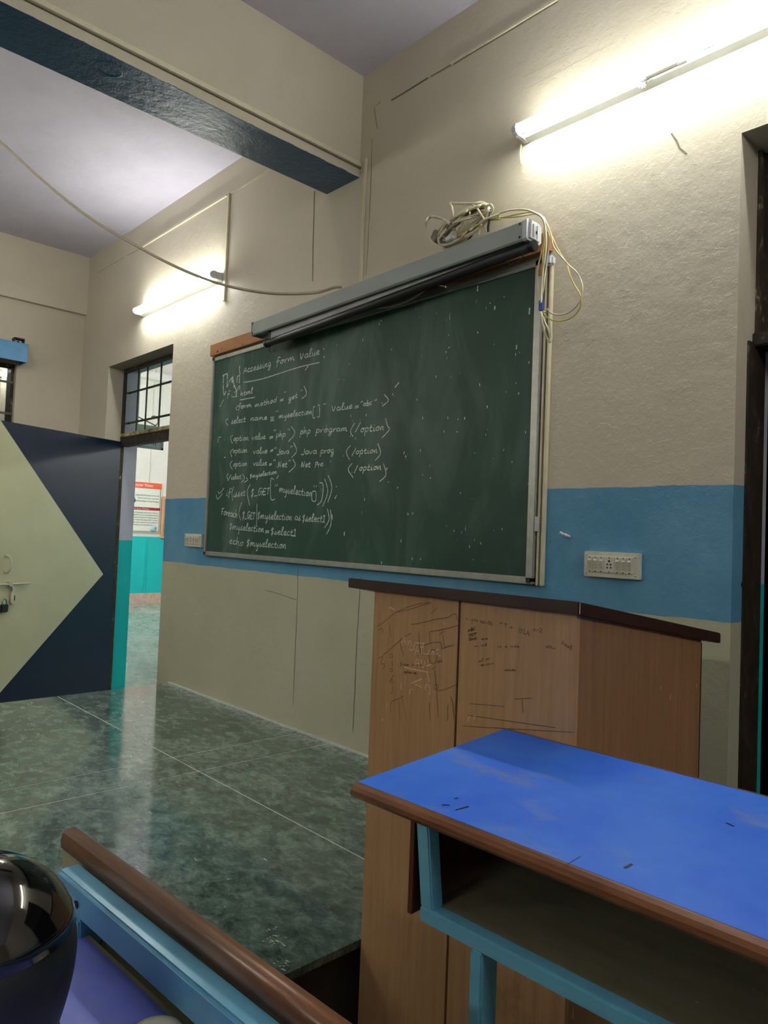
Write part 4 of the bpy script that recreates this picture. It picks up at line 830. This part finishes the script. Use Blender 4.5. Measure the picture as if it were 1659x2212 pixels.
bm = new(); tube(bm, catmull([onY(1230, 1160, D+.004), onY(1226, 1158, D-.012), onY(1217, 1155, D-.022), onY(1209, 1150, D-.03)], 4), .006, 8); obj('sleeve', bm, 'cap_white', st)
bm = new(); tube(bm, [onY(1218, 1156, D-.02), onY(1222, 1154, D-.034)], .004, 6); obj('tie', bm, 'cap_white', st)
# ---------------------------------------------------------------- lectern
LY = 1.25
lec = thing('lectern', 'tall brown wooden lectern with dark sloping top standing behind the blue desk', 'lectern', (-1.065, LY+.29, FL))
LX0, LX1, LY1 = -1.3575, -.7715, 1.825
zt = lambda y: -.1345-(y-1.234)*.153
def fpanel(x0, x1, mat): return obj('front_panel', B(x0, x1, LY, LY+.014, FL, -.136), mat, lec)
fpanel(LX0, -1.0755, 'laminate_wood'); fpanel(-1.0685, LX1, 'laminate_wood')
obj('gap_shade', B(LX0+.01, LX1-.016, LY+.016, LY+.02, FL+.01, -.17), 'hole', lec)  # black sheet standing in for the shade in the panel gap
for a in (LX0, LX1-.014):
    bm = new(); prism(bm, [(LY+.0145, FL), (LY1, FL), (LY1, zt(LY1)), (LY+.0145, zt(LY+.0145))], 'x', a, a+.014); obj('side_panel', bm, 'laminate_wood_shaded', lec)
obj('edge_strip', B(LX1-.014, LX1+.0005, LY1+.0005, LY1+.005, FL, -.232), 'dark_polish', lec)
for z_ in (-.55, -.95): obj('shelf', B(LX0+.015, LX1-.015, LY+.022, LY1-.01, z_, z_+.018), 'laminate_wood_shaded', lec)
bm = new(); prism(bm, [(LY-.016, -.1095), (LY-.016, -.1345), (LY, -.1365), (1.907, zt(1.907)), (1.9085, zt(1.907)+.004), (1.9085, zt(1.907)+.022), (1.906, zt(1.907)+.0265)], 'x', -1.445, -.757)
bmesh.ops.bevel(bm, geom=bm.edges[:], offset=.0018, segments=2, affect='EDGES'); obj('top_board', bm, 'dark_polish', lec)
obj('mitre_line', B(-.7568, -.7562, LY-.0145, LY-.0125, -.133, -.111), 'pink_chalk', lec)
# pencil, chalk and ink graffiti on the panels
tl = lambda x, y: onY(x, y, LY-.0006)
def Zl(x, y): return 780+x*.1688, 1270+y*.1688
def Zr(x, y): return 980+x*.1808, 1290+y*.1808
bm = new()
for pts in ([(210, 490), (300, 430), (420, 330), (560, 260), (700, 215), (880, 180)], [(450, 310), (600, 280), (760, 230), (900, 190)], [(640, 470), (800, 440), (960, 400), (1100, 380), (1200, 330), (1230, 400), (1255, 440)],
            [(880, 560), (1000, 540), (1130, 510), (1260, 470)], [(280, 860), (400, 760), (520, 650), (640, 580)], [(740, 560), (745, 700), (760, 840)], [(870, 560), (880, 640), (880, 710)], [(800, 740), (880, 710), (960, 695), (1020, 705), (1030, 780)], [(1030, 780), (1110, 750), (1190, 730)], [(1050, 600), (1060, 700), (1080, 790)],
            [(1000, 600), (1060, 550)], [(940, 1050), (960, 1250), (975, 1450), (990, 1650)], [(900, 1050), (950, 1000)], [(370, 1190), (420, 1110)], [(400, 1240), (405, 1320), (385, 1350)], [(385, 1600), (380, 1470), (450, 1430), (550, 1380)], [(520, 1400), (545, 1500), (570, 1650)], [(480, 1420), (490, 1560), (500, 1700)],
            [(880, 1470), (870, 1530), (885, 1700)], [(980, 1320), (1100, 1290), (1230, 1230)], [(500, 700), (520, 800), (540, 870)], [(220, 540), (270, 520), (270, 580)], [(350, 430), (370, 530), (385, 630)], [(1110, 1500), (1105, 1700)], [(1150, 1390), (1180, 1550), (1190, 1690)], [(395, 930), (400, 1010)],
            [(900, 330), (970, 255)], [(220, 900), (280, 880), (250, 960), (300, 980), (280, 1040)]):
    line(bm, [Zl(*p) for p in pts], tl, .0011, N)
pts = [Zl(920+50*math.cos(a), 880+90*math.sin(a)) for a in [k*math.pi/8 for k in range(17)]]; line(bm, pts, tl, .0014, N)
for x, y, r_ in ((395, 1200, 20), (960, 1270, 28), (390, 1050, 18), (385, 870, 20)): line(bm, [Zl(x+r_*math.cos(a), y+r_*1.2*math.sin(a)) for a in [k*math.pi/4 for k in range(9)]], tl, .001, N)
for s, x0, y0, x1, y1, h in (('from in run', *Zl(500, 995), *Zl(800, 1000), 4), ('option run', *Zl(550, 1090), *Zl(715, 1105), 4), ('ocs', *Zl(975, 965), *Zl(1045, 940), 5),
                             ('x y+x nn-B0', *Zr(150, 270), *Zr(470, 340), 5.5), ('n-y', *Zr(550, 320), *Zr(635, 330), 4.5), ('+', *Zr(670, 385), *Zr(715, 385), 6), ('B1A', *Zr(780, 415), *Zr(920, 470), 6.5), ('n-2', *Zr(950, 405), *Zr(1060, 420), 5.5),
                             ('Annl', *Zr(1290, 560), *Zr(1420, 640), 6), ('offin', *Zr(1100, 600), *Zr(1220, 625), 3), ('ni nil', *Zr(250, 595), *Zr(400, 580), 3), ('run rin', *Zr(330, 510), *Zr(410, 505), 3), ('in e ndz', *Zr(520, 600), *Zr(790, 600), 3), ('nil on', *Zr(300, 780), *Zr(430, 740), 3.4), ('eon', *Zr(320, 825), *Zr(500, 800), 3.4), ('zonex', *Zr(610, 880), *Zr(750, 880), 3.2)):
    word(bm, s, x0, y0, x1, y1, h, tl, .0010, N)
for pts in (((1010, 1545), (1200, 1572)), ((1000, 1568), (1060, 1572), (1240, 1582)), ((1015, 1520), (1090, 1526)), ((1110, 1510), (1150, 1508)), ((1128, 1512), (1130, 1540))): line(bm, pts, tl, .0012, N)
o = obj('pencil_marks', bm, 'pencil', lec); o['kind'] = 'stuff'; o['label'] = 'pencil scribbles and formulas on the panels'
bm = new()
for s, y, x in (('ABC', 418, 168), ('DEF', 470, 180), ('GHI', 522, 182)): word(bm, s, *Zr(x, y), *Zr(x+96, y-(30 if s == 'ABC' else 14)), 3.9, tl, .0013, N)
o = obj('ink_letters', bm, 'ink', lec); o['kind'] = 'stuff'
bm = new()
for s, a, b, h in (('An', (515, 710), (660, 745), 11), ('J', (620, 790), (690, 790), 9), ('AT', (690, 840), (800, 850), 11), ('LzoC', (800, 840), (1000, 860), 8), ('AV', (680, 1000), (840, 1040), 12)): word(bm, s, *Zl(*a), *Zl(*b), h, tl, .0021, N)
for pts in ([(550, 1010), (620, 1030), (860, 1080)], [(850, 1090), (870, 1200)], [(640, 1220), (780, 1165)], [(690, 1230), (790, 1280)], [(820, 1310), (830, 1240), (870, 1250), (880, 1340), (860, 1370)], [(620, 1360), (630, 1310), (655, 1300)], [(360, 250), (400, 260), (430, 290)], [(830, 1000), (900, 980)], [(510, 1210), (515, 1310)], [(690, 700), (810, 710)], [(800, 710), (800, 830)], [(960, 830), (1015, 875)], [(270, 1700), (275, 1670)], [(330, 1530), (325, 1480)], [(1440, 1680), (1465, 1620)], [(1370, 1700), (1385, 1640)]):
    line(bm, [Zl(*p) for p in pts], tl, .0022, N)
o = obj('chalk_marks', bm, 'pink_chalk', lec); o['kind'] = 'stuff'; o['label'] = 'pinkish chalk scribbles'
# ---------------------------------------------------------------- right desk (blue top)
A0 = onZ(768, 1692, -.41); B0 = onZ(1659, 2040, -.41); ud = (B0-A0).normalized(); vd = Vector((-ud.y, ud.x, 0))
DM = Matrix(((ud.x, vd.x, 0, A0.x), (ud.y, vd.y, 0, A0.y), (0, 0, 1, 0), (0, 0, 0, 1)))
desk = thing('school_desk', 'bright blue topped school desk with sky blue tube frame before the lectern', 'desk', (A0.x, A0.y, FL), math.atan2(ud.y, ud.x))
DL = 1.22; sl = .02/.43
def tz(v): return -.41+sl*v
def lbm(bm): bm.transform(DM); return bm
bm = new(); prism(bm, [(.008, tz(.008)), (.43, tz(.43)), (.43, tz(.43)-.016), (.008, tz(.008)-.018)], 'x', -.003, DL); top = obj('desktop', lbm(bm), 'blue_laminate', desk)
bm = new(); prof = [(.010, -.4098), (.004, -.4105), (-.003, -.4135), (-.008, -.419), (-.0085, -.426), (-.004, -.4315), (.004, -.434), (.016, -.434), (.016, -.427), (.0098, -.427)]
prism(bm, prof, 'x', -.006, DL+.004); bmesh.ops.bevel(bm, geom=[e for e in bm.edges if abs(e.verts[0].co.x-e.verts[1].co.x) < 1e-6], offset=.003, segments=2, affect='EDGES')
obj('edge_bead', lbm(bm), 'bead_wood', desk, 'rounded brown wooden edge')
obj('back_lip', lbm(B(-.003, DL, .4302, .4345, -.408, -.3895)), 'bead_wood', desk)
P0, P1 = .131, .156
def sq(u0, u1, v0, v1, z0, z1, bev=.003): return lbm(B(u0, u1, v0, v1, z0, z1, bevel=bev, seg=2))
def slanted(u0, v0, z0, u1, v1, z1, w_, d_):
    bm = new(); a = [(u0, v0), (u0+w_, v0), (u0+w_, v0+d_), (u0, v0+d_)]; b = [(u1, v1), (u1+w_, v1), (u1+w_, v1+d_), (u1, v1+d_)]
    lo = [bm.verts.new((p[0], p[1], z0)) for p in a]; hi = [bm.verts.new((p[0], p[1], z1)) for p in b]
    bm.faces.new(lo[::-1]); bm.faces.new(hi)
    for i in range(4): bm.faces.new((lo[i], lo[(i+1) % 4], hi[(i+1) % 4], hi[i]))
    bmesh.ops.bevel(bm, geom=bm.edges[:], offset=.0025, segments=2, affect='EDGES'); return lbm(bm)
obj('frame_post', slanted(.147, .004, -.556, .132, .004, -.432, .025, .026), 'blue_enamel', desk); obj('frame_post', slanted(DL-.172, .004, -.556, DL-.157, .004, -.432, .025, .026), 'blue_enamel', desk)
obj('frame_rail', sq(.147, DL-.147, .002, .028, -.577, -.554), 'blue_enamel', desk); obj('frame_rail', sq(.147, DL-.147, .385, .410, -.577, -.554), 'blue_enamel', desk)
obj('frame_post', sq(.150, .173, .385, .410, -.553, -.412), 'blue_enamel', desk); obj('frame_post', sq(DL-.172, DL-.149, .385, .410, -.553, -.412), 'blue_enamel', desk)
obj('shelf_board', lbm(B(.150, DL-.150, .0285, .384, -.567, -.555)), 'ply_shaded', desk)
obj('end_panel', lbm(B(.122, .130, .004, .41, -.575, -.4275)), 'panel_brown', desk); obj('end_panel', lbm(B(DL-.130, DL-.122, .004, .41, -.575, -.4275)), 'panel_brown', desk)
obj('back_panel', lbm(B(.135, DL-.135, .4105, .419, -.577, -.41)), 'panel_brown', desk)
for u_ in (.244, DL-.29):
    lg = obj('leg', sq(u_, u_+.022, .002, .042, FL+.03, -.5775), 'blue_enamel', desk)
    obj('foot_bar', sq(u_, u_+.022, -.05, .40, FL, FL+.0295), 'blue_enamel', desk)
obj('cross_bar', sq(.268, DL-.292, .01, .034, -1.15, -1.12), 'blue_enamel', desk)
# marks on the desktop
bm = new(); td = lambda x, y: DM @ (lambda p: Vector((p.x, p.y, tz(p.y)+.0006)))(DM.inverted() @ onZ(x, y, -.40))
def mark(pts, wd): line(bm, pts, td, wd, (0, 0, 1))
mark([(955, 1727), (972, 1728)], .003); mark([(982, 1716), (990, 1715)], .003); mark([(985, 1738), (1012, 1732)], .0035); mark([(1350, 1862), (1366, 1855)], .004); mark([(1210, 1858), (1255, 1836)], .0008); mark([(1568, 1782), (1586, 1790)], .003)
o = obj('ink_smudge', bm, 'ink', desk); o['kind'] = 'stuff'
# ---------------------------------------------------------------- near desk: top, tube rail and back board of the bench in front
A2 = onZ(150, 1785, -.47); B2_ = onZ(740, 2212, -.47); u2 = (B2_-A2).normalized(); v2 = Vector((-u2.y, u2.x, 0))
NM = Matrix(((u2.x, v2.x, 0, A2.x), (u2.y, v2.y, 0, A2.y), (0, 0, 1, 0), (0, 0, 0, 1)))
nd = thing('school_bench_desk', 'nearest desk with dull blue top, sky blue tube rail and brown beaded backrest board', 'desk', (A2.x, A2.y, FL), math.atan2(u2.y, u2.x))
def nbm(bm): bm.transform(NM); return bm
NL = 1.25
bm = new(); prism(bm, [(-.014, -.497), (-.0155, -.485), (-.012, -.4745), (-.006, -.470), (.006, -.470), (.012, -.4745), (.0155, -.485), (.014, -.497)], 'x', .0, NL)
bmesh.ops.bevel(bm, geom=[e for e in bm.edges if abs(e.verts[0].co.x-e.verts[1].co.x) < 1e-6 and e.verts[0].co.x < .01], offset=.006, segments=3, affect='EDGES')
for f in bm.faces: f.smooth = len(f.verts) == 4
obj('edge_bead', nbm(bm), 'bead_wood', nd, 'rounded brown wooden top bead')
obj('backrest_board', nbm(B(.004, NL-.004, -.010, .010, -.80, -.4975)), 'ply', nd)
obj('tube_rail', nbm(B(.070, NL-.07, -.046, -.0125, -.541, -.498, bevel=.004, seg=3)), 'blue_enamel', nd)
obj('desktop', nbm(B(.03, NL, -.47, -.036, -.583, -.565)), 'blue_laminate_dull', nd)
obj('worn_edge', nbm(B(.03, NL, -.0358, -.030, -.583, -.5655)), 'ply', nd)
for u_ in (.12, NL-.15):
    obj('leg', nbm(B(u_, u_+.03, -.046, -.0125, FL, -.5415, bevel=.003)), 'blue_enamel', nd)
    obj('leg', nbm(B(u_, u_+.03, -.42, -.39, FL, -.5835, bevel=.003)), 'blue_enamel', nd)
for u_, h_ in ((.235, -.515), ):
    bm = new(); lathe(bm, [(.0001, 0), (.0055, -.0005), (.005, -.004), (.0001, -.006)], (0, 0, 0), 'y', 12); bm.transform(Matrix.Translation((.14, -.046, -.522))); obj('bolt', nbm(bm), 'black_plastic', nd)
# ---------------------------------------------------------------- helmet and small round object on the near desk
hc = ray(-80, 2080).normalized(); fwd = CAMR @ Vector((0, 0, -1)); hc = hc*(.75/hc.dot(fwd)); HR, HU = .11, .105
hm = thing('helmet', 'glossy black helmet resting on the near desk at the left edge', 'helmet', (hc.x, hc.y, -.565))
prof = []
nb = 22
zb_ = -.5645-hc.z
for i in range(nb+1):
    t = i/nb; a = -math.pi/2+.02+t*(math.pi-.03); r_ = math.cos(a); z_ = math.sin(a)
    zz = z_*HU if z_ > 0 else z_*abs(zb_); rr = HR*r_ if z_ > 0 else HR*(1-.22*abs(z_)**1.6)*min(1, r_*9)
    prof.append((max(rr, .0005), zz))
top_i = 13
bm = lathe(new(), prof, hc, 'z', 40); obj('shell', bm, 'helmet_matte', hm)
pv = [(r_*1.02+.0006, z_+.0012) for r_, z_ in prof[top_i:]]
bm = lathe(new(), pv, hc, 'z', 48); obj('glossy_crown', bm, 'helmet_gloss', hm)
rd = Vector((fwd.y, -fwd.x, 0)).normalized()
bm = new(); vk = hc+(rd*.55-fwd*.83).normalized()*HR*.985+Vector((0, 0, -.035)); lathe(bm, [(.0001, -.004), (.011, -.003), (.011, .003), (.0001, .004)], vk, 'x', 14); obj('vent_cap', bm, 'black_plastic', hm)
bm = new(); tube(bm, catmull([hc+Vector((HR*.83*math.cos(a), HR*.83*math.sin(a), zb_+.012)) for a in [k*math.pi/10 for k in range(20)]], 3, True), .007, 8, True); obj('lower_rim', bm, 'black_plastic', hm)
q = onZ(335, 2262, -.565)
o = obj('bottle_cap', lathe(new(), [(.030, 0), (.032, .004), (.032, .010), (.028, .016), (.016, .019), (.001, .020)], q, 'z', 28), 'pale_cream'); origin_to(o, tuple(q))
tag(o, 'pale round cap lying on the near desk at the bottom edge', 'cap')

# ---------------------------------------------------------------- small repeated pieces become parts of their own
def split_loose(o):
    bm = bmesh.new(); bm.from_mesh(o.data); bm.verts.index_update(); seen = set(); groups = []
    for v in bm.verts:
        if v.index in seen: continue
        st = [v]; seen.add(v.index); g = []
        while st:
            a = st.pop(); g.append(a.index)
            for e in a.link_edges:
                b = e.other_vert(a)
                if b.index not in seen: seen.add(b.index); st.append(b)
        groups.append(set(g))
    bm.free()
    if len(groups) < 2: return
    src = o.data
    for k, g in enumerate(groups):
        bm = bmesh.new(); bm.from_mesh(src); bm.verts.ensure_lookup_table()
        bmesh.ops.delete(bm, geom=[v for v in bm.verts if v.index not in g], context='VERTS')
        me = bpy.data.meshes.new(o.name); 
        for m_ in src.materials: me.materials.append(m_)
        bm.to_mesh(me); bm.free()
        if k == 0: o.data = me
        else:
            c = o.copy(); c.data = me; COL.objects.link(c)
for o in list(sc.objects):
    if o.type == 'MESH' and o.name.split('.')[0] in ('pull_cord', 'screw', 'terminal_block', 'terminal_hole', 'pin_hole', 'end_rib', 'bolt_hole', 'vent_block', 'border_line', 'sign_rim', 'tie'): split_loose(o)
